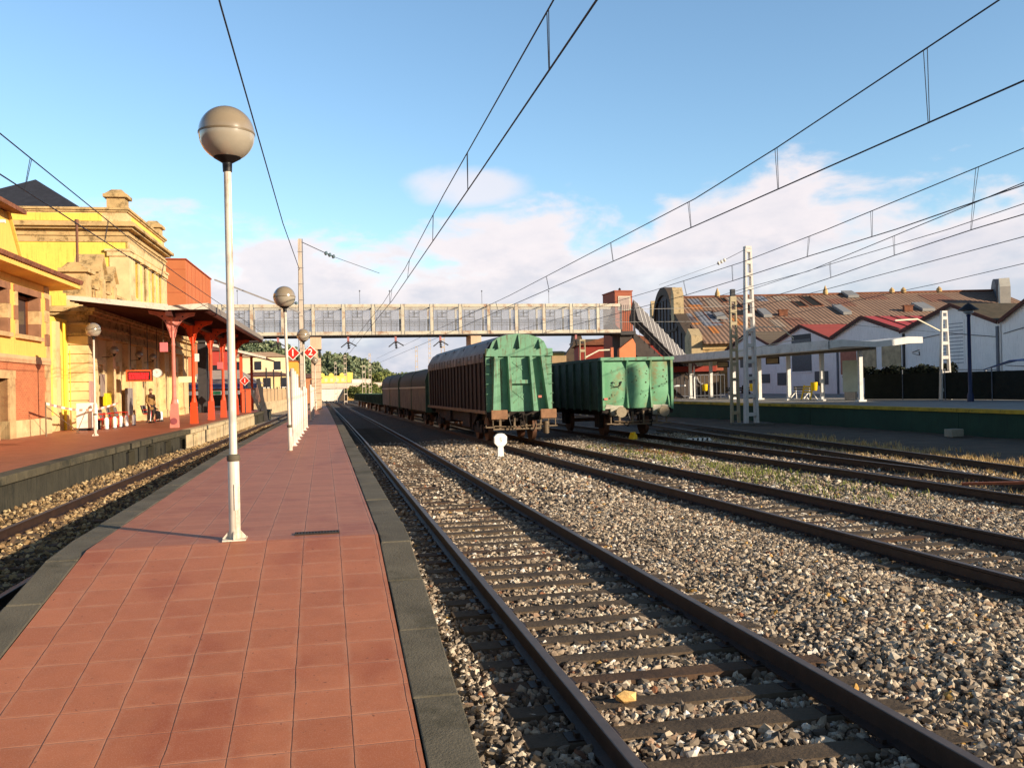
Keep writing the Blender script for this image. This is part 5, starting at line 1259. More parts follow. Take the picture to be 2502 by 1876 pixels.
for side, y in (('front', 0), ('back', 2.5)):
    g = MB(); g.box(BX0, BX1, y-.10, y+.10, BZ1-.24, BZ1); g.build('top_beam', m_bwhite, tbz)
    g = MB(); g.box(BX0, BX1, y-.10, y+.10, BZ0+.08, BZ0+.34); g.box(BX0, BX1, y-.16, y+.16, BZ0, BZ0+.08, 1); g.build('bottom_beam', [m_bwhite, m_bdark], tbz)
    x = -9.73
    while x < 24.1:
        g = MB(); w = .12 if side == 'front' else .08
        g.box(x-w, x+w, y-.115, y+.115, BZ0+.343, BZ1-.243)
        if side == 'front': g.box(x-.15, x-.122, y-.12, y-.02, BZ0+.05, BZ1-.0, 1); g.box(x+.122, x+.15, y-.12, y-.02, BZ0+.05, BZ1-.0, 1)
        g.build('post', [m_bwhite, m_bgrey], tbz)
        if x < 23:
            g = MB(); g.box(x+.16, x+2.11, y-.012, y+.012, BZ0+.36, BZ1-.26); g.build('panel', m_panel, tbz)
        x += 2.272
g = MB()
for y in (.25, 2.25):
    for z in (BZ0+1.22, BZ0+.95): g.box(BX0, BX1, y-.02, y+.02, z-.02, z+.02)
g.build('handrail', m_bgrey, tbz)
g = MB(); x = -9.73
while x < 22:
    for dx in (.75, 1.55): g.box(x+dx-.03, x+dx+.03, 2.38, 2.44, BZ0+.34, BZ1-.25)
    g.box(x+.75, x+1.55, 2.37, 2.45, BZ1-.85, BZ1-.78); g.box(x+.75, x+1.55, 2.37, 2.45, BZ1-.52, BZ1-.47); g.box(x+1.1, x+1.2, 2.37, 2.45, BZ1-.85, BZ1-.3)
    for dx in (.3, 1.15, 1.95): g.box(x+dx-.012, x+dx+.012, 2.2, 2.24, BZ0+.34, BZ0+1.2)
    x += 2.272
g.build('lattice_frames', m_bgrey, tbz)
g = MB(); g.box(BX0, BX1, .17, 2.33, BZ0+.1, BZ0+.2); g.build('deck', m_bdark, tbz)
g = MB(); x = -9.73
while x < 24.1: g.box(x-.04, x+.04, .11, 2.39, BZ1-.16, BZ1-.06); x += 2.272
g.build('tie', m_bgrey, tbz)
for x in (-6.2, 2.9, 5.2, 12.5, 18.0):
    g = MB(); g.tube([(x, .05, BZ1), (x, .05, BZ1+1.0)], .02, 5); g.lathe([(.05, 0), (.06, .06), (.02, .12)], (x, .05, BZ1+.98), 8); g.build('lightning_rod', m_bgrey, tbz)
m_pier = mat('beige_pier', S(222, 190, 160), .9, .12, 1.5, .2, 14, dirt=S(160, 126, 98), damt=.4, streak=True)
for x in (-.50, 11.95):
    g = MB(); h = .36
    g.box(x-h, x+h, .1, 2.3, -.4, 4.55); g.box(x-h, x-.2, .15, 2.25, 4.55, 5.25, 1); g.box(x+.2, x+h, .15, 2.25, 4.55, 5.25, 1); g.box(x-.12, x+.12, .1, 2.3, 4.55, 5.25); g.box(x-.42, x+.42, .0, 2.4, 5.25, BZ0)
    for k in range(8): g.box(x-h-.01, x+h+.01, .085, .1, .3+k*.53, .33+k*.53, 2)
    g.build('pier', [m_pier, m_dark, mat('pier_joint', S(150, 120, 96), .9, .1)], tbz)
for x in (-3.3, 1.95, 5.6, 9.1, 20.2):
    g = MB(); g.box(x-.08, x+.08, .0, .12, BZ0-.5, BZ0); g.build('wire_hanger', mat('pinkish_steel', S(176, 110, 108), .6, .1), tbz)
    g = MB(); g.beam((x, .05, BZ0-.42), (x-.55, .05, BZ0-.86), .12, .08); g.beam((x, .05, BZ0-.42), (x+.62, .05, BZ0-.78), .12, .08); insulator(g, (x, .05, BZ0-.5), (x+.05, .05, BZ0-1.0), 3, .11); g.build('insulator_bracket', m_dark, tbz)
# the right-hand end: block, stair with a ribbed mesh cover
g = MB(); g.box(24.0, 25.3, -.1, 2.7, BZ0-.1, BZ0+.2); g.box(24.0, 24.12, 0, .1, BZ0, BZ1); g.box(25.2, 25.3, 0, .1, BZ0+.2, BZ1)
for k in range(7): g.box(24.15+k*.16, 24.18+k*.16, 0, .05, BZ0+.2, BZ1-.1)
g.build('landing_cage', m_bdark, tbz)
g = MB(); g.box(24.05, 25.25, .3, 2.3, -.3, BZ0-.1); g.build('stair_tower', mat('dark_concrete', S(72, 64, 60), .9, .2, 2), tbz)
g = MB(); g.prism([(25.2, BZ0+.2), (25.2, BZ0-1.6), (29.6, RZ), (31.4, RZ), (31.2, RZ+.3)], 'y', .2, 2.3); g.build('stair_flight', mat('dark_concrete', (1, 1, 1)), tbz)
m_mesh = mat('grey_mesh_cover', S(116, 112, 112), .6, .12, 8)
g = MB(); N = 13; hw = 1.15; yc = 1.25
for k in range(N):
    xa, xb = lerp(25.6, 31.2, k/N), lerp(25.6, 31.2, (k+1)/N); za, zb = lerp(9.0, 3.3, k/N), lerp(9.0, 3.3, (k+1)/N)
    for s in (-1, 1):
        g.add([(xa, yc, za+.16), (xb, yc, zb+.24), (xb, yc+s*hw, zb-1.5), (xa, yc+s*hw, za-1.58), (xa, yc, za+.12), (xb, yc, zb+.20), (xb, yc+s*hw, zb-1.54), (xa, yc+s*hw, za-1.62)], [(0, 1, 2, 3), (7, 6, 5, 4), (0, 4, 5, 1), (2, 6, 7, 3), (1, 5, 6, 2), (3, 7, 4, 0)])
    g.beam((xb, yc, zb+.26), (xb, yc-hw-.02, zb-1.48), .05, mi=1); g.beam((xb, yc, zb+.26), (xb, yc+hw, zb-1.48), .05, mi=1)
g.build('stair_cover', [m_mesh, mat('pale_rib', S(220, 216, 210), .5, .1)], tbz)
g = MB(); N = 13
for k in range(N):
    x, z = lerp(25.3, 30.9, k/N), lerp(8.4, 2.75, k/N); g.box(x-.012, x+.012, .14, .17, z-2.1, z-1.1)
g.beam((25.3, .1, 7.3), (30.9, .1, 1.7), .05); g.build('stair_railing', m_bdark, tbz)
# left stair legs
g = MB(); g.beam((-5.7, .6, 3.0), (-4.75, .6, LZ), .30, .2); g.build('left_strut', m_bdark, tbz); g = MB(); g.beam((-4.9, 1.2, 3.1), (-4.3, 1.2, -.3), .28, .2); g.build('left_strut', m_bdark, tbz); g = MB(); g.box(-9.7, -4.6, .3, 2.2, BZ0-.35, BZ0); g.box(-9.2, -8.6, .5, 2.0, LZ, BZ0-.35); g.build('left_landing', m_bdark, tbz)
# lift tower
tl = thing('lift_tower', 'orange-red lift tower rising behind the right end of the footbridge', 'lift tower', (25.48, 73.3, 0))
m_or = mat('orange_render', S(168, 94, 68), .8, .12, 1.5, .1, 20, dirt=S(140, 62, 40), damt=.4)
g = MB(); g.box(-.78, .78, 0, 3.4, -.4, 10.05); g.box(-.84, .84, -.06, 3.46, 10.05, 10.14); g.build('shaft', m_or, tl)
g = MB(); g.box(-.5, .62, -.05, 0, 8.4, 9.65); f = g.build('window_frame', m_bwhite, tl); g = MB(); g.box(-.39, .51, -.065, -.05, 8.5, 9.54); g.build('pane', mat('hazy_pane', S(178, 158, 148), .3, .1), f)
g = MB(); g.lathe([(.1, 10.14), (.12, 10.3), (.03, 10.4)], (-.2, .4, 0), 10); g.build('vent_cap', m_dark, tl)
ta = thing('shelter_wall', 'orange wall with a sloping top below the footbridge stairs', 'wall', (25.5, 68.6, 0))
g = MB(); g.prism([(-2.1, RZ), (-.72, RZ), (-.72, 5.3), (-.95, 5.75), (-1.5, 5.35), (-2.1, 4.9)], 'y', 0, .5); g.build('wall', mat('bright_orange_render', S(220, 130, 84), .8, .1, 1.5), ta)

# ------------------------------------------------------------------ big shed behind the workshops
f2 = Vector((math.sin(THETA), math.cos(THETA), 0)); r2 = Vector((math.cos(THETA), -math.sin(THETA), 0))
so = f2*92.6+r2*15.8
tsh = thing('engine_shed', 'huge old shed with patched brown corrugated roof and dark arched gable', 'building', Vector((0, 0, 2.02))*(-.35)+so*1.35, -THETA); tsh.scale = (1.35,)*3
def corrugated(name, c1, c2, scale=9., patch=True, rot=0):
    m = bpy.data.materials.new(name); m.use_nodes = True
    T = NT(m.node_tree); b = m.node_tree.nodes['Principled BSDF']
    tc = T.new('ShaderNodeTexCoord').outputs['Object']; x, y, z = T.sep(tc)
    xx = x if not rot else y
    w = T.math('SINE', T.math('MULTIPLY', xx, scale*2*math.pi/2))
    cv = T.new('ShaderNodeCombineXYZ'); T.l.new(T.math('FLOOR', T.math('MULTIPLY', xx, 1.1)), cv.inputs[0]); T.l.new(T.math('FLOOR', T.math('MULTIPLY', z, 1.15)), cv.inputs[1])
    wn = T.new('ShaderNodeTexWhiteNoise', noise_dimensions='2D'); T.l.new(cv.outputs[0], wn.inputs['Vector'])
    n = T.noise(T.mapping(tc, scale=(2.5, .3, .3) if not rot else (.3, 2.5, .3)), 2.2, 6, .65)
    c = T.ramp(T.math('MULTIPLY_ADD', wn.outputs['Value'], .35 if patch else .12, T.math('MULTIPLY', n, .7)), [(.2, c1), (.8, c2)])
    c = T.mix(T.smooth(w, -1, -.3, .30, 0), c, tuple(list(np.array(c1)*.35)+[1]))
    fz = T.math('ABSOLUTE', T.math('SUBTRACT', T.math('FRACT', T.math('MULTIPLY', z, 1.15)), .5))
    c = T.mix(T.smooth(fz, .46, .5, 0, .45), c, tuple(list(np.array(c1)*.4)+[1]))
    T.l.new(c, b.inputs['Base Color']); b.inputs['Roughness'].default_value = .85
    bn = T.new('ShaderNodeBump'); bn.inputs['Strength'].default_value = .6; bn.inputs['Distance'].default_value = .05
    T.l.new(w, bn.inputs['Height']); T.l.new(bn.outputs[0], b.inputs['Normal'])
    return m
m_shroof = corrugated('brown_corrugated', S(132, 104, 86), S(158, 126, 104), 5.)
RL = 34.6
zr = lambda s: 10.9-s/3
def roofquad(g, x0, x1, s0, s1, dz0, dz1, mi=0):
    a = [(x, -s, zr(s)+dz) for dz in (dz0, dz1) for (x, s) in ((x0, s0), (x1, s0), (x1, s1), (x0, s1))]
    g.add(a, [(0, 1, 2, 3), (7, 6, 5, 4), (0, 4, 5, 1), (1, 5, 6, 2), (2, 6, 7, 3), (3, 7, 4, 0)], mi)
g = MB(); roofquad(g, .7, RL, 0, 16.2, -.15, 0); g.build('roof', m_shroof, tsh)
g = MB(); g.add([(.7, 0, 10.9), (RL, 0, 10.9), (RL, 16.2, 5.5), (.7, 16.2, 5.5), (.7, 0, 10.75), (RL, 0, 10.75), (RL, 16.2, 5.35), (.7, 16.2, 5.35)], [(3, 2, 1, 0), (4, 5, 6, 7), (0, 1, 5, 4), (1, 2, 6, 5), (2, 3, 7, 6), (3, 0, 4, 7)]); g.build('roof', m_shroof, tsh)
g = MB(); g.box(.7, RL, -15.6, -15.3, -.3, 5.6); g.box(.7, RL, -15.7, -15.6, 4.9, 5.3); g.build('side_wall', m_cornice, tsh); g = MB(); g.box(.7, RL, 15.3, 15.6, -.3, 5.6); g.build('side_wall', m_cornice, tsh)
g = MB(); g.tube([(.7, 0, 10.93), (RL, 0, 10.93)], .14, 8); g.build('ridge_cap', m_tileroof, tsh)
for c, L_ in ((S(120, 124, 136), [(1.9, 3.6, 6, 11), (3.9, 4.6, 6.4, 9), (2.4, 3.5, .8, 3.2), (9.4, 10.4, .1, 2.2), (.9, 1.6, 6.5, 10)]), (S(184, 116, 56), [(1.9, 3.2, 3.2, 4.8), (.9, 1.7, 7.6, 10.5), (4.8, 5.6, 8.4, 11), (2.1, 2.7, 11.5, 13.5)]),
              (S(150, 132, 116), [(6.3, 8.6, .4, 3), (11.2, 12.6, .3, 2.4), (4.0, 5.3, .4, 4.4), (8.2, 9.1, 9.5, 12)]), (S(134, 92, 74), [(16.2, 18.2, 2, 5), (20, 22.5, .5, 2.6), (9.6, 11.4, 9, 12), (26, 28.5, 1, 4)])):
    for (a, b, s0, s1) in L_: g = MB(); roofquad(g, a, b, s0, s1, .005, .03); g.build('roof_patch', corrugated('patch_%d' % int(c[0]*1e4), c, tuple(min(1, k*1.25) for k in c), 5., False), tsh)
for (a, b, s0, s1) in [(2.9, 3.8, 5.7, 10.3), (5.2, 6.9, 5.8, 7.8), (5.75, 6.2, .5, 2.4), (6.3, 7.2, 3.3, 4.9), (12.6, 13.4, 2.6, 4.9), (14.0, 15.0, .6, 4.7), (7.2, 7.9, .8, 6.6)]:
    g = MB(); roofquad(g, a, b, s0, s1, -.1, .012); o = g.build('roof_hole', m_void, tsh)
    g = MB(); roofquad(g, a-.08, b+.08, s1, s1+.08, 0, .07); roofquad(g, a-.08, a, s0, s1, 0, .07); roofquad(g, b, b+.08, s0, s1, 0, .07); g.build('hole_frame', m_tileroof, o)
for (a, b, s0, s1) in [(8.0, 8.8, 6.3, 8.7), (15.6, 16.4, 5.4, 8.4), (23.4, 24.6, 5.3, 7.7), (18.6, 19.7, -.2, 1.8), (3.5, 4.4, 7.4, 9)]:
    g = MB(); roofquad(g, a, b, s0, s1, .05, .32); g.build('skylight', mat('skylight_glass', S(150, 148, 144), .4, .1), tsh)
for (a, s) in [(10, 8.2), (22.1, 7.6)]: g = MB(); g.box(a-.4, a+.4, -s-.05, -s+.4, zr(s)+.0, zr(s)+.55); g.box(a-.5, a+.5, -s-.1, -s+.5, zr(s)+.55, zr(s)+.62); g.build('roof_hatch', m_tileroof, tsh)
for x in (5.7, 16.9, 23.8, 25.0, 28.7): g = MB(); g.lathe([(.28, 10.9), (.26, 11.25), (.02, 11.85 if x < 20 else 11.5)], (x, 0, 0), 10); g.build('ridge_vent', m_cornice, tsh)
m_dkstone = mat('sooty_stone', S(92, 78, 66), .9, .3, 1.5, .3, 12, dirt=S(44, 38, 34), damt=.7)
m_dkpanel = mat('grey_gable_boards', S(84, 78, 80), .8, .2, 2)
m_but = mat('beige_buttress', S(206, 182, 140), .9, .2, 1.5, .3, 14, dirt=S(98, 84, 60), damt=.7)
def gable(x0):
    g = MB(); g.prism([(-12.7, -.3), (12.7, -.3), (12.7, 6.0), (6.9, 8.4), (5.5, 9.2)]+[(5.0*math.cos(a), 8.6+2.6*math.sin(a)) for a in np.linspace(.2, math.pi-.2, 14)]+[(-5.5, 9.2), (-6.9, 8.4), (-12.7, 6.0)], 'x', x0+.1, x0+.5); gl = g.build('gable_wall', m_dkpanel, tsh)
    g = MB()
    for k in range(-6, 7):
        y = k*1.9; zt = 10.6 if abs(y) < 4.2 else (8.3-.42*(abs(y)-6.5) if abs(y) > 6.4 else 8.8); g.box(x0+.0, x0+.1, y-.10, y+.10, .0, zt)
    g.box(x0+.02, x0+.1, -12.5, 12.5, 3.5, 3.8); g.box(x0+.02, x0+.1, -7, 7, 7.1, 7.35); g.build('mullions', m_dkstone, gl)
    g = MB(); pts = [(a, 1) for a in np.linspace(0, math.pi, 20)]
    g.prism([(5.6*math.cos(a), 8.7+3.25*math.sin(a)) for a in np.linspace(0, math.pi, 22)]+[(4.85*math.cos(a), 8.7+2.45*math.sin(a)) for a in np.linspace(math.pi, 0, 22)], 'x', x0-.15, x0+1.1); g.build('arch', m_dkstone, tsh)
    for s in (-1, 1):
        g = MB(); g.prism([(s*5.9, 8.0), (s*7.4, 8.0), (s*7.4, 10.5), (s*6.65, 11.25), (s*5.9, 10.5)], 'x', x0-.2, x0+.75); g.build('pinnacle', m_but, tsh)
        g = MB(); g.prism([(s*7.2, 8.75), (s*13.0, 6.35), (s*13.0, 5.75), (s*7.2, 8.0)], 'x', x0-.15, x0+.95); g.build('coping', m_dkstone, tsh)
        g = MB(); g.prism([(s*12.7, -.3), (s*15.6, -.3), (s*15.6, 6.1), (s*14.1, 6.8), (s*12.7, 6.1)], 'x', x0-.25, x0+.7); g.build('corner_buttress', m_but, tsh)
gable(0); 
fa = R_(-25.0)
g = MB(); g.prism([(5.6*math.cos(a), 8.7+3.4*math.sin(a)) for a in np.linspace(0, math.pi, 22)]+[(-5.6, 5), (5.6, 5)], 'x', -.45, .55); g.build('far_arch', mat('dark_slate', (1, 1, 1)), tsh, (RL+.2, 0, 0), fa)
for sgn in (-1, 1): g = MB(); g.prism([(sgn*5.9, 6.0), (sgn*8.1, 6.0), (sgn*8.1, 10.6), (sgn*7.0, 11.5), (sgn*5.9, 10.6)], 'x', -.35, .55); g.build('far_pinnacle', mat('white_pinnacle', S(226, 216, 196), .8, .1, 2), tsh, (RL+.2, 0, 0), fa)
# dark barn left of the lift tower
tdb = thing('dark_barn', 'dark low barn with a stepped roof under the footbridge', 'building', (30.0, 96, 0), -THETA)
g = MB(); g.prism([(-3.6, -.3), (6.5, -.3), (6.5, 7.2), (-1.5, 7.2), (-1.7, 7.9), (-2.4, 7.9), (-2.6, 6.6), (-3.6, 5.3)], 'y', 0, 5); g.build('wall', m_dkstone, tdb)
g = MB(); g.box(-5.0, -3.4, -.8, 3, -.3, 5.4); g.build('lean_to', mat('tan_wall', S(190, 160, 120), .9, .15), tdb)
trd = thing('red_building', 'dark red building behind the lift tower and stairs', 'building', (28.5, 80, 0), -THETA)
g = MB(); g.box(-5, 3.6, 0, 6, -.3, 5.8); g.build('wall', mat('dark_red_render', S(150, 58, 46), .85, .15, 2), trd)
g = MB(); g.prism([(-5.3, 5.8), (3.9, 5.8), (-.7, 7.0)], 'y', -.3, 6.3); g.build('roof', m_tileroof, trd)

# ------------------------------------------------------------------ row of white workshops
m_wwhite = mat('white_workshop_wall', S(242, 240, 238), .9, .05, .9, .2, 10, dirt=S(170, 170, 170), damt=.35, streak=True)
m_rcor = corrugated('red_corrugated', S(156, 62, 54), S(186, 84, 72), 5., False, 1)
m_rseam = mat('bright_red_sheet', S(184, 72, 66), .55, .12, 2)
m_dcor = corrugated('grey_corrugated', S(84, 72, 60), S(128, 112, 92), 4., True, 1)
m_moss = mat('mossy_tiles', S(82, 72, 56), .9, .35, 3, .4, 20, dirt=S(44, 46, 34), damt=.6)
m_barge = mat('brown_bargeboard', S(88, 52, 42), .8, .25, 4)
m_lead = mat('dull_grey_window', S(76, 78, 84), .5, .2, 4)
KW = 45/36.5
kz = lambda z: 2.02+(z-2.02)*KW
WX, WD = 45.0, 17.
def workshop(v0, v1, zp, zv, slope_mt, label, sheet=None, pk=.47, barge=m_barge):
    v0, v1, zp, zv = v0*KW, v1*KW, kz(zp), kz(zv)
    t = thing('workshop', label, 'building', (WX, v0, 0), 0, 'row of white gabled workshops'); W = v1-v0; WD = 12 if v1 > 90 else 17; pk = W*pk
    zn = zv if pk > 0 else zp
    g = MB(); g.prism([(0, -.3), (W, -.3), (W, zv)]+([(pk, zp)] if pk > 0 else [])+[(0, zn)], 'x', 0, WD); g.build('wall', m_wwhite, t)
    for (a, za, b, zb, mt) in ((-.0, zv, pk, zp, slope_mt), (pk, zp, W, zv, m_dcor)):
        if b-a < .1: continue
        g = MB(); g.prism([(a, za+.02), (b, zb+.02), (b, zb+.13), (a, za+.13)], 'x', -.22, WD); rf = g.build('roof', mt, t)
        g = MB(); g.prism([(a, za-.12), (b, zb-.12), (b, zb+.15), (a, za+.15)], 'x', -.30, -.222); g.build('bargeboard', barge, rf)
        if sheet and a < pk-.01:
            g = MB()
            for k in range(11):
                x = -.2+k*1.42; g.prism([(a, za+.13), (b, zb+.13), (b, zb+.19), (a, za+.19)], 'x', x, x+.10)
            g.build('standing_seams', m_barge, rf)
    return t
WS = [(38.0, 42.4, 7.25, 5.0, m_moss, 'white workshop with a steep brown bargeboard at the right edge of the photo', None, 0.0),
      (42.5, 51.0, 6.3, 5.0, m_moss, 'white workshop with dark mossy tiles and a tall grey shuttered window', None, .44), (51.0, 59.05, 6.28, 5.08, m_rseam, 'white workshop with a bright red standing seam roof', 1, .53), (59.05, 67.9, 6.3, 5.0, m_rcor, 'white workshop with a red corrugated roof behind the canopy', None, .48), (67.9, 76.5, 6.3, 4.95, m_dcor, 'white workshop with a grey striped roof, next to the big shed', None, .47)]
shops = [None]*5+[workshop(*w) for w in WS]
WS = [None]*5+WS
def on_front(shop, i, y0, y1, z0, z1, name, mt, d=.06, sill=None):
    y0, y1, z0, z1 = y0*KW, y1*KW, kz(z0), kz(z1)
    v = WS[i][0]*KW; g = MB(); g.box(-d, .02, y0-v, y1-v, z0, z1); o = g.build(name, mt, shop)
    if sill: g = MB(); g.box(-d-.05, -.001, y0-v-.1, y1-v+.1, z0-.12, z0-.002); g.build('sill', sill, o)
    return o
m_cur = mat('beige_curtain_window', S(176, 158, 124), .7, .35, 1.8)
on_front(shops[8], 8, 61.97, 64.8, 2.75, 5.25, 'window', m_lead, sill=m_wwhite); on_front(shops[8], 8, 62.0, 64.75, 5.25, 5.62, 'window_vent', m_dark)
on_front(shops[7], 7, 56.1, 58.0, 2.4, 4.45, 'window', mat('brown_panel', S(170, 110, 88), .8, .15, 3)); on_front(shops[7], 7, 53.8, 55.4, 2.75, 4.35, 'window', m_cur, sill=m_wwhite); on_front(shops[7], 7, 51.15, 53.15, 2.8, 4.25, 'window', m_cur, sill=m_wwhite)
o = on_front(shops[6], 6, 45.3, 47.4, 2.75, 5.4, 'window', m_wwhite, .03)
g = MB()
for k in range(12): g.box(-.045, -.03, 2.9*KW, 4.8*KW, kz(2.85+k*.21), kz(2.9+k*.21))
g.build('shutter_slats', mat('grey_slat', S(150, 154, 162), .6, .1), o)
for y0, y1, z0, z1 in ((68.5, 69.9, 1.9, 2.65), (70.8, 72.2, 1.9, 2.7)): on_front(shops[9], 9, y0, y1, z0, z1, 'window', m_lead)
on_front(shops[9], 9, 70.6, 73.8, 3.3, 4.9, 'window', m_lead); 
for y0, y1 in ((65.8, 67.2), (59.7, 61.5)): on_front(shops[8], 8, y0, y1, 1.7, 2.7, 'window', m_lead)
on_front(shops[7], 7, 58.3, 58.45, .8, 4.9, 'downpipe', m_bgrey, .12); on_front(shops[6], 6, 50.75, 50.9, .8, 4.9, 'downpipe', m_dark, .12); on_front(shops[6], 6, 42.6, 42.75, .8, 4.8, 'downpipe', m_bgrey, .12)
v = WS[6][0]; g = MB()   # emblem on the wall
for a, b in (((49.3, 3.8), (50.0, 3.66)), ((50.0, 3.6), (49.35, 3.45)), ((49.35, 3.7), (49.3, 3.45))): g.beam((-.02, (a[0]-v)*KW, kz(a[1])), (-.02, (b[0]-v)*KW, kz(b[1])), .02, .11, up=(1, 0, 0))
g.build('emblem', m_dark, shops[6])
for i in (5, 6):
    W = (WS[i][1]-WS[i][0])*KW; g = MB()
    for dz in (0, .9): g.tube([(-.04, .3, 2.2+dz*.3), (-.04, W-.3, 2.4+dz*.4)], .02, 5)
    g.tube([(-.05, .1, 4.7), (-.05, W/2, 5.3), (-.05, W-.2, 4.9)], .025, 5); g.build('wall_cables', m_dark, shops[i])
# unseen hall added on the right, shaped to throw shade over the rear tracks
twh = thing('shade_hall', 'tall unseen hall added right of the view to shade the rear tracks', 'building', (WX+.2, -5.0, 0))
g = MB(); g.prism([(0, 0), (14, 0), (14, 20.5), (0, 34.5)], 'z', -.3, 14.1); g.build('wall', m_wwhite, twh)
g = MB(); g.prism([(-.2, -.2), (14.2, -.2), (14.2, 20.5), (-.2, 34.9)], 'z', 14.1, 14.3); g.build('roof', m_tileroof, twh)
tfm = thing('chimney_pipe', 'slim unseen pole added outside the right edge to cast a stripe on the open wagon', 'chimney', (11.74+.72*27.6, 32.9-.69*27.6, 0))
g = MB(); g.lathe([(.18, -.3), (.17, 10.9)], seg=12); g.build('pipe', m_steel, tfm, smooth=True)  # unseen pole, added only for its shadow stripe on the wagon end
g = MB(); g.lathe([(.6, -.35), (.6, .3), (.3, .5)], seg=12); g.build('footing', m_conc, tfm)

# ------------------------------------------------------------------ things on the far platform
m_cwhite = mat('canopy_white', S(224, 222, 216), .6, .08, 2, .05, 20, dirt=S(150, 146, 138), damt=.4)
m_cgrey = mat('canopy_underside', S(120, 112, 100), .8, .15, 3)
tfc = thing('platform_canopy', 'white wing-shaped canopy on a row of posts on the far platform', 'canopy', (29.5, 43.5, RZ))
pr_t = [(-2.85, 3.34), (-2.0, 3.42), (-1.0, 3.34), (0, 3.28), (1.0, 3.38), (2.0, 3.54), (2.9, 3.52)]
pr_b = [(2.9, 3.18), (2.0, 3.16), (1.1, 3.06), (.3, 3.0), (-.3, 3.0), (-1.1, 3.04), (-2.0, 3.04), (-2.85, 2.94)]
g = MB(); g.prism(pr_t+pr_b, 'y', 0, 33); g.build('roof', m_cwhite, tfc, smooth=True)
g = MB(); g.prism([(-2.88, 2.9), (-2.80, 2.9), (-2.80, 3.40), (-2.88, 3.40)], 'y', .0, 33); 
g.build('edge_trim', m_cwhite, tfc)
g = MB(); g.box(-.2, .2, .3, 33, 2.86, 3.02); g.build('spine_beam', m_cgrey, tfc)
for k in range(8):
    g = MB(); y = 1.5+k*3.95; g.box(-.11, .11, y-.09, y+.09, 0, 2.88); g.box(-.24, .24, y-.18, y+.18, 0, .1); g.build('post', m_cwhite, tfc)
m_bin = mat('yellow_bin', S(246, 206, 30), .45, .06, 4)
def bin_(loc, lab):
    t = thing('litter_bin', lab, 'bin', loc, 0, 'yellow litter bins on the canopy posts')
    g = MB(); g.lathe([(.15, 0), (.19, .05), (.22, .52), (.20, .52), (.17, .08), (.02, .06)], seg=16); g.build('bucket', m_bin, t, smooth=True)
    g = MB(); g.box(.15, .36, -.04, .04, .3, .4); g.build('bracket', m_dark, t)
bin_((29.0, 49.0, RZ+.62), 'yellow litter bin on the canopy post nearer the viewer'); bin_((29.0, 64.8, RZ+.62), 'yellow litter bin on a canopy post near the stairs'); bin_((29.05, 57.0, RZ+.6), 'yellow litter bin just right of the tallest lattice mast')
def bench(loc, rz, mt, lab):
    t = thing('bench', lab, 'bench', loc, rz)
    g = MB(); g.box(-.9, .9, -.22, .22, .42, .46); g.build('seat', mt, t)
    g = MB()
    for z in (.58, .74): g.box(-.9, .9, .22, .26, z, z+.12)
    g.build('backrest', mt, t)
    for s in (-.7, .7): g = MB(); g.beam((s, -.26, 0), (s, .2, .44), .07); g.beam((s, .3, 0), (s, .24, .86), .05); g.build('leg', m_cwhite, t)
bench((30.2, 61.5, RZ), -.25, m_dark, 'dark bench with white legs under the far canopy'); bench((32.6, 57.0, RZ), -1.4, mat('olive_slats', S(120, 112, 80), .7, .2), 'olive slatted bench in shade under the far canopy')
t = thing('yellow_chair', 'yellow slatted chair frame leaning under the canopy', 'chair', (31.0, 53.2, RZ), -1.2)
g = MB()
for s in (-.35, .35): g.beam((s, -.2, 0), (s, .12, .95), .07)
g.build('frame', m_bin, t); g = MB()
for z in (.45, .62, .8): g.box(-.35, .35, -.08+z*.15, -.04+z*.15, z, z+.1)
g.build('slats', m_bin, t); g = MB(); g.beam((-.35, .5, 0), (-.35, .02, .5), .05); g.beam((.35, .5, 0), (.35, .02, .5), .05); g.build('legs', m_cwhite, t)
person((30.6, 61.55, RZ), .6, 'seated person in a pale jacket on the dark bench under the far canopy', S(206, 180, 182), S(40, 36, 40), S(60, 44, 36), sit=True)
t = thing('notice_board', 'tall pale notice board standing by the nearest canopy post', 'notice board', (31.0, 48.3, RZ), -1.1)
g = MB(); g.box(-.5, .5, -.04, .04, .5, 2.4); g.build('panel', mat('pale_green_panel', S(196, 206, 190), .4, .12, 2), t, bevel=.01); g = MB(); g.box(-.35, .35, -.12, .12, 0, .5); g.build('plinth', m_conc, t)
for (x, y, z, lab) in ((30.0, 55.9, 3.43, 'framed notice hanging under the canopy, right of the tallest mast'), (30.0, 63.6, 3.4, 'framed notice hanging under the canopy near the stairs')):
    t = thing('hanging_notice', lab, 'sign', (x, y, z), -1.0); g = MB(); g.box(-.5, .5, -.03, .03, -.24, .24); g.build('frame', m_dark, t); g = MB(); g.box(-.42, .42, -.045, -.03, -.17, .17); g.build('face', m_cur, t)
tbl = thing('street_lamp', 'dark blue lamp post with a conical hood on the far platform', 'street lamp', (32.0, 39.4, RZ))
m_blue = mat('navy_paint', S(30, 44, 84), .4, .1)
g = MB(); g.lathe([(.16, 0), (.16, .3), (.10, .5), (.085, 4.3), (.12, 4.35), (.05, 4.45)], seg=14); g.build('pole', m_blue, tbl, smooth=True)
g = MB(); g.lathe([(.10, 4.40), (.24, 4.5), (.22, 4.58), (.05, 4.6)], seg=18); g.build('lantern', mat('clear_glass', S(170, 180, 190), .1, .05), tbl, smooth=True); g = MB(); g.lathe([(.50, 4.62), (.44, 4.68), (.14, 4.92), (.03, 4.98)], seg=20); g.build('hood', m_dark, tbl, smooth=True)
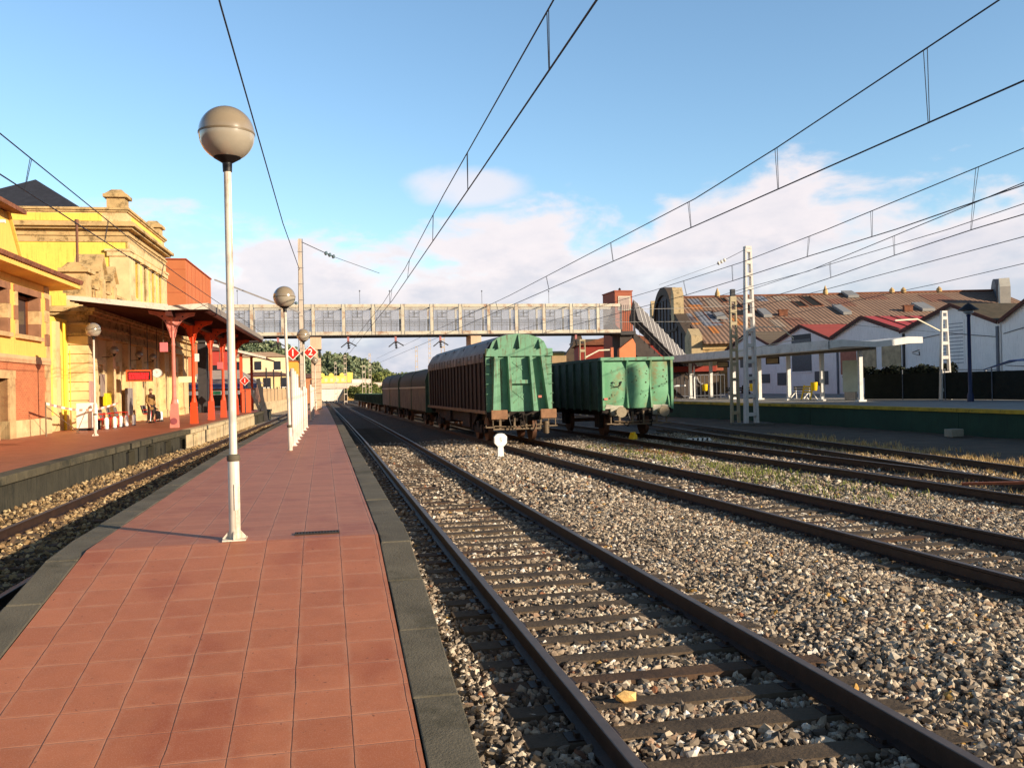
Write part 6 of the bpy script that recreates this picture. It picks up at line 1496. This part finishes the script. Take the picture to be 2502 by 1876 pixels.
# fence with dark screening, hedge, blue awning
FL = [(34.7, -10), (34.7, 41), (34.2, 44), (32.4, 49)]
tfn = thing('screen_fence', 'dark screened fence along the back of the far platform', 'fence', (0, 0, RZ))
m_screen = mat('dark_screen', S(34, 36, 30), 1, .35, 3, .5, 20, dirt=S(20, 20, 18), damt=.6)
for (a, b) in zip(FL, FL[1:]):
    n = max(1, int(math.hypot(b[0]-a[0], b[1]-a[1])/2.4))
    for k in range(n):
        p = (lerp(a[0], b[0], k/n), lerp(a[1], b[1], k/n)); q = (lerp(a[0], b[0], (k+1)/n), lerp(a[1], b[1], (k+1)/n))
        if q[1] < 30: continue
        g = MB(); g.beam((*p, .78), (*q, .78), .05, 1.5); g.build('screen_panel', m_screen, tfn)
        g = MB(); g.tube([(p[0]-.08, p[1], 0), (p[0]-.08, p[1], 1.75)], .03, 6); g.build('fence_post', m_bgrey, tfn)
def leafy(name, pts, r, n, cols, seed, label, cat, parent=None, leaf=.05, group=None, part=False, loc=(0, 0, 0)):
    """leaf faces scattered through clumps: pts are (x, y, z, radius)"""
    rn = np.random.RandomState(seed); P = np.array(pts, float); k = rn.choice(len(P), n, p=P[:, 3]**2/np.sum(P[:, 3]**2))
    d = rn.normal(size=(n, 3)); d /= np.linalg.norm(d, axis=1)[:, None]; rad = P[k, 3]*rn.uniform(.35, 1.08, n)**.5
    c = P[k, :3]+d*rad[:, None]*np.array([1, 1, .8]); a = rn.normal(size=(n, 3)); a /= np.linalg.norm(a, axis=1)[:, None]
    b = np.cross(a, d+rn.normal(size=(n, 3))*.6); b /= np.maximum(1e-6, np.linalg.norm(b, axis=1))[:, None]
    s = leaf*rn.uniform(.6, 1.5, n)[:, None]
    V = np.stack([c-a*s-b*s*.6, c+a*s-b*s*.6, c+a*s*.8+b*s*.7, c-a*s*.7+b*s*.7], 1).reshape(-1, 3)
    me = bpy.data.meshes.new(name); me.vertices.add(4*n); me.vertices.foreach_set('co', V.reshape(-1)); me.loops.add(4*n); me.loops.foreach_set('vertex_index', np.arange(4*n, dtype=np.int32)); me.polygons.add(n); me.polygons.foreach_set('loop_start', np.arange(0, 4*n, 4, dtype=np.int32)); me.update(calc_edges=True); me.shade_flat()
    for i, cc in enumerate(cols): me.materials.append(mat('leaf_%s_%d' % (name, i), cc, .8, .3, .4))
    me.polygons.foreach_set('material_index', rn.randint(0, len(cols), n).astype(np.int32))
    o = bpy.data.objects.new(name, me); COL.objects.link(o); o.location = loc
    if parent is not None: o.parent = parent
    elif label: tag(o, label, cat, group)
    return o
leafy('hedge', [(34.9-(y-46)*.28 if y > 46 else 34.9, y, 2.35+.15*math.sin(y*3), .45) for y in np.arange(44.5, 52, .35)], 1, 2600, [S(44, 52, 40), S(58, 62, 46), S(36, 42, 36)], 8, 'dark clipped hedge rising above the screened fence', 'hedge', leaf=.09)
g = MB(); g.add([(35.1, 33, 2.7), (36.3, 33, 2.95), (36.3, 40.6, 2.95), (35.1, 42.2, 2.42), (35.1, 40.3, 2.86), (35.1, 33, 2.66), (36.3, 33, 2.9), (36.3, 40.6, 2.9), (35.1, 42.2, 2.38), (35.1, 40.3, 2.8)], [(0, 1, 2, 4), (4, 2, 3), (5, 9, 7, 6), (9, 8, 7), (0, 4, 9, 5), (4, 3, 8, 9), (3, 2, 7, 8), (1, 6, 7, 2), (0, 5, 6, 1)])
ta_ = thing('awning', 'blue tarpaulin awning behind the screened fence at the right edge', 'awning', (0, 0, 0)); g.build('tarpaulin', mat('blue_tarp', S(30, 64, 120), .7, .2, 2), ta_)
g = MB()
for y in (34, 38, 42): g.box(35.05, 35.13, y-.04, y+.04, RZ, 2.4)
g.build('prop', m_bgrey, ta_)
# low fence and railings beneath the stairs
tr = thing('railing', 'grey railing fence at the foot of the covered stairs', 'railing', (27.5, 66.5, RZ), 0)
g = MB()
for k in range(22): g.box(-3.2+k*.34, -3.17+k*.34, 0, .03, 0, 1.9)
g.box(-3.2, 4.0, 0, .04, 1.85, 1.9); g.box(-3.2, 4.0, 0, .04, .2, .25); g.build('bars', m_bgrey, tr)
g = MB(); g.box(-1.1, -1.0, -.1, 0, 0, 2.3); g.box(1.3, 1.4, -.1, 0, 0, 2.6); g.box(-1.0, .6, -.1, -.02, 1.0, 1.12); g.build('gate_post', m_wwhite, tr)
trk = thing('kiosk', 'small dark red kiosk with an orange lit corner below the covered stairs', 'kiosk', (31.0, 70.2, RZ), -.15)
g = MB(); g.box(-2.2, 1.6, 0, 1.4, 0, 2.2); g.build('wall', m_dkstone, trk); g = MB(); g.box(-2.5, 1.3, -.4, 1.6, 2.2, 2.65); g.box(1.3, 1.9, -.4, .2, 2.25, 2.7, 1); g.build('roof', [mat('dark_red_render', (1, 1, 1)), mat('orange_render', (1, 1, 1))], trk)

# ------------------------------------------------------------------ background
m_orb = mat('brick_red_render', S(198, 116, 72), .9, .10, .6, .1, 10, dirt=S(176, 84, 52), damt=.5, dscale=.3)
t = thing('brick_block', 'plain tall orange-red brick block behind the station hall', 'building', (-16.0, 86, 0), -.03)
g = MB(); g.box(-8, 3.9, 0, 15, -.3, 14.3); g.build('wall', m_orb, t)
g = MB(); g.box(-8.1, 4.0, -.1, 15.1, 14.3, 14.42)
for k in range(7): g.box(3.9, 3.92, 1+k*2.1, 1.04+k*2.1, 5, 14.2)
for k in range(5): g.box(-8, 3.91, -.02, .0, 5+k*2.1, 5.03+k*2.1)
g.build('trim', mat('brick_trim', S(170, 84, 54), .9, .1), t)
# retaining wall and panel fence along the trench track
t = thing('retaining_wall', 'pale retaining wall curving along the left track beyond the platform', 'wall', (0, 0, 0))
RW = [(-5.6, 80), (-5.6, 90), (-4.9, 104), (-3.9, 125), (-3.4, 150)]
g = MB()
for (a, b) in zip(RW, RW[1:]): g.add([(a[0]-.4, a[1], -.4), (a[0], a[1], -.4), (a[0], a[1], 1.1), (a[0]-.4, a[1], 1.1), (b[0]-.4, b[1], -.4), (b[0], b[1], -.4), (b[0], b[1], 1.1), (b[0]-.4, b[1], 1.1)], [(0, 1, 2, 3), (4, 7, 6, 5), (0, 4, 5, 1), (1, 5, 6, 2), (2, 6, 7, 3), (3, 7, 4, 0)])
g.build('wall', m_pale, t)
t = thing('panel_fence', 'beige panel fence with dark posts on top of the retaining wall', 'fence', (0, 0, 1.1))
for (a, b) in zip(RW[1:], RW[2:]):
    n = 4
    for k in range(n):
        p = Vector((lerp(a[0], b[0], k/n)-.2, lerp(a[1], b[1], k/n), 0)); q = Vector((lerp(a[0], b[0], (k+1)/n)-.2, lerp(a[1], b[1], (k+1)/n), 0)); g = MB(); g.beam(p+Vector((0, 0, .65)), q+Vector((0, 0, .65)), .06, 1.3); g.build('panel', mat('beige_panel', S(206, 170, 128), .9, .12, 1), t)
        g = MB(); g.tube([p, p+Vector((0, 0, 3.4 if k % 2 else 1.5))], .07, 6); g.build('post', m_dark, t)
def house(loc, w, d, h, c, roof_c, label, rz=0, rh=1.2, floors=2, name='house', bays=3, cat='building'):
    t = thing(name, label, cat, loc, rz); g = MB(); g.box(-w/2, w/2, 0, d, -.4, h); g.build('wall', mat('wall_'+label[:18], c, .9, .1, .8), t)
    g = MB(); g.add([(-w/2-.3, -.3, h), (w/2+.3, -.3, h), (w/2+.3, d+.3, h), (-w/2-.3, d+.3, h), (-w/4, d/2, h+rh), (w/4, d/2, h+rh)], [(0, 1, 5, 4), (1, 2, 5), (2, 3, 4, 5), (3, 0, 4), (0, 3, 2, 1)]); g.build('roof', mat('roof_'+label[:18], roof_c, .9, .2, 2), t)
    for f in range(floors):
        for b in range(bays):
            x = -w/2+(b+.5)*w/bays; z = .9+f*(h-.6)/max(1, floors); g = MB(); g.box(x-.5, x+.5, -.07, -.002, z, z+1.3)
            wn = g.build('window', m_glass, t); g = MB(); g.box(x-.62, x+.62, -.12, -.0, z-.12, z-.005); g.build('sill', m_swhite, wn)
    return t
house((-9.3, 84, 0), 6.5, 8, 2.9, S(206, 150, 120), S(170, 160, 150), 'low pavilion with a grey hipped roof seen under the station canopy', 0, 1.3, 1, 'pavilion')
g = MB(); g.box(-3.4, 3.4, -.35, -.31, 2.45, 2.9); g.build('fascia', mat('blue_fascia', S(110, 124, 168), .7, .1), bpy.data.objects['pavilion'])
g = MB(); g.box(-3.2, 3.2, -.34, -.3, 1.9, 2.25); g.box(-1.2, .3, -.36, -.34, 1.95, 2.2, 1); g.build('sign_band', [m_swhite, mat('green_sign', S(60, 160, 100), .6, .1)], bpy.data.objects['pavilion'])
house((-7.6, 128, 0), 7, 12, 4.3, S(226, 206, 150), S(120, 84, 66), 'cream house with a dark flat balcony beyond the retaining wall', .1, .7)
house((-9.6, 140, 0), 8.5, 12, 7.4, S(240, 222, 176), S(210, 170, 130), 'taller cream house with an orange side wall', .05, 1.0, 3)
house((-5.6, 146, 0), 3.4, 10, 6.9, S(232, 160, 70), S(190, 120, 80), 'orange house beside the taller cream house', .0, .5, 2, bays=2)
house((-16.0, 120, 0), 8, 10, 7.5, S(190, 70, 60), S(130, 80, 64), 'red house glimpsed between the canopy columns', .0, 1.5, 2)
house((-2.9, 160, 0), 5.0, 8, 4.4, S(190, 130, 90), S(120, 84, 66), 'small brown house by the end of the left track', .0, .8, 2, bays=2)
house((32.2, 121, 0), 3.2, 5, 6.6, S(240, 222, 130), S(180, 150, 90), 'small pale yellow house glimpsed behind the covered wagon', -.2, .4, 2, bays=1)
# number 1 sign with an orange backing on the station platform
diamond_sign((-5.55, 67.2, 2.9), '1', 'red number 1 sign near the far end of the station platform', .36)
g = MB(); g.box(-.32, .32, 0, .1, 0, 1.7); tag(g.build('hoarding', mat('orange_panel', S(232, 100, 60), .7, .1), loc=(-5.5, 67.6, LZ)), 'orange panel under the farthest number 1 sign', 'panel'); 
g = MB(); g.tube([(-5.55, 67.25, LZ), (-5.55, 67.25, 2.7)], .04, 8); tag(g.build('sign_post', m_dark), 'dark post carrying the farthest number 1 sign', 'post')
# road bridge across the far end of the tracks, yellow terrace above
t = thing('road_bridge', 'white walled road bridge crossing at the far end of the tracks', 'bridge', (0, 205, 0))
m_wl = mat('limewashed_wall', S(240, 232, 216), .9, .08, .6, dirt=S(170, 150, 130), damt=.5, dscale=.5)
g = MB(); g.box(-5, 5.2, 0, 1, -.4, 2.6); g.build('abutment', m_wl, t)
g = MB(); g.box(-9, 14, -.3, 6, 2.6, 3.0); g.box(-9, 14, -.35, -.15, 3.0, 3.75); g.build('deck', mat('pale_pink_parapet', S(232, 206, 186), .9, .1, .6), t)
g = MB(); g.box(6.4, 10.6, 1, 5, 3.0, 4.6); g.build('wall_block', m_wl, t)
g = MB(); g.prism([(3.2, -.4), (5.2, -.4), (5.2, 2.6), (4.9, 2.6)], 'y', -.6, 0); g.box(5.2, 6.6, -1, 3, -.4, 2.5, 1); g.build('wing_wall', [m_dkstone, mat('ochre_wall', S(176, 140, 84), .9, .15, 1)], t)
t = thing('yellow_terrace', 'yellow terraced building standing above the road bridge', 'building', (3.2, 216, 0))
g = MB(); g.box(-3.8, 3.6, 0, 6, 3, 5.6)
for x in (-3.4, -1.3, 1.2): g.prism([(x-.55, 5.6), (x+.55, 5.6), (x+.55, 6.0), (x, 6.35), (x-.55, 6.0)], 'y', -.1, 1)
g.box(2.4, 3.7, -.12, 1.2, 4.0, 6.35); g.build('wall', mat('lemon_wall', S(250, 222, 110), .9, .08, .6), t)
g = MB()
for x in (-2.9, -1.6, -.3, 1.0): g.box(x, x+.7, -.05, -.002, 4.2, 5.0)
g.build('shutters', mat('cream_shutter', S(244, 230, 170), .8, .05), t)
g = MB(); g.box(-3.8, 3.6, -.4, -.12, 3.75, 3.95); g.build('ledge', mat('green_ledge', S(110, 120, 70), .9, .2), t)
# hill with its wood
def hill_h(x, y):
    a = math.exp(-((x+22)/42)**2)*17+math.exp(-((x-16)/20)**2)*7.0+math.exp(-((x+75)/50)**2)*16
    return a*math.exp(-((y-430)/95)**2)-.6
g = MB(); xs = np.arange(-200, 91, 6); ys = np.arange(250, 561, 10); n = len(xs); g.add([(x, y, hill_h(x, y)) for y in ys for x in xs], [(j*n+i, j*n+i+1, (j+1)*n+i+1, (j+1)*n+i) for j in range(len(ys)-1) for i in range(n-1)])
struct(g.build('hill', mat('hill_green', S(88, 98, 58), 1, .3, .05, dirt=S(130, 124, 76), damt=.5, dscale=.03), smooth=True))
rn = np.random.RandomState(21); P = []
for _ in range(900):
    x, y = rn.uniform(-110, 40), rn.uniform(290, 450); hz = hill_h(x, y)
    if hz > .3: r = rn.uniform(.9, 2.1); P.append((x, y, hz+r*.5, r)); P.append((x+rn.uniform(-.8, .8), y, hz+r*1.4, r*.7))
o = leafy('wood', P, 1, 60000, [S(106, 120, 88), S(126, 136, 100), S(146, 150, 116), S(92, 106, 80)], 22, None, None, leaf=.5); stuff(o, 'dark wood covering the distant hillside', 'wood')
def tree(x, y, z, h, r, seed, cols, label, group='trees beyond the tracks'):
    t = thing('tree', label, 'tree', (x, y, z), 0, group); rn2 = random.Random(seed)
    g = MB(); g.tube([(0, 0, -.3), (.05, 0, h*.3), (.0, .05, h*.62)], [r*.09, r*.07, r*.03], 8); 
    for k in range(5): a = k*1.26+rn2.random(); g.tube([(0, 0, h*(.3+.05*k)), (math.cos(a)*r*.5, math.sin(a)*r*.5, h*(.5+.07*k))], [r*.04, r*.012], 6)
    g.build('trunk', m_sleeper, t); pts = [(rn2.gauss(0, r*.45), rn2.gauss(0, r*.45), h*rn2.uniform(.38, .92), r*rn2.uniform(.28, .5)) for _ in range(13)]
    leafy('crown', pts, 1, 2600, cols, seed, None, None, t, leaf=r*.055); return t
gc = [S(112, 122, 62), S(136, 140, 76), S(92, 104, 54)]; dc = [S(82, 96, 66), S(100, 110, 74), S(68, 82, 58)]
tree(7.2, 186, -.3, 3.4, 2.4, 1, gc, 'olive green bush left of the last dark wagons'); tree(9.8, 190, -.3, 3.2, 2.4, 2, gc, 'olive green bush behind the last dark wagons'); tree(12.5, 196, -.3, 3.0, 2.2, 3, gc, 'olive bush partly hidden behind the dark wagons')
tree(16.0, 240, -.3, 7.0, 3.2, 4, dc, 'dark tree just left of the hopper wagon roof'); tree(19.5, 245, -.3, 6.6, 3.2, 5, dc, 'dark tree touching the hopper wagon roof'); tree(12.8, 250, -.3, 7.2, 3.0, 6, dc, 'dark tree between the far masts'); tree(24, 255, -.3, 6.6, 3.4, 7, dc, 'dark tree behind the hopper wagons')
tree(-12.5, 178, -.3, 8.5, 3.4, 8, dc, 'dark tree above the cream house on the left')
# no haze over the distance: the hill wood's leaf colours are lightened in its place
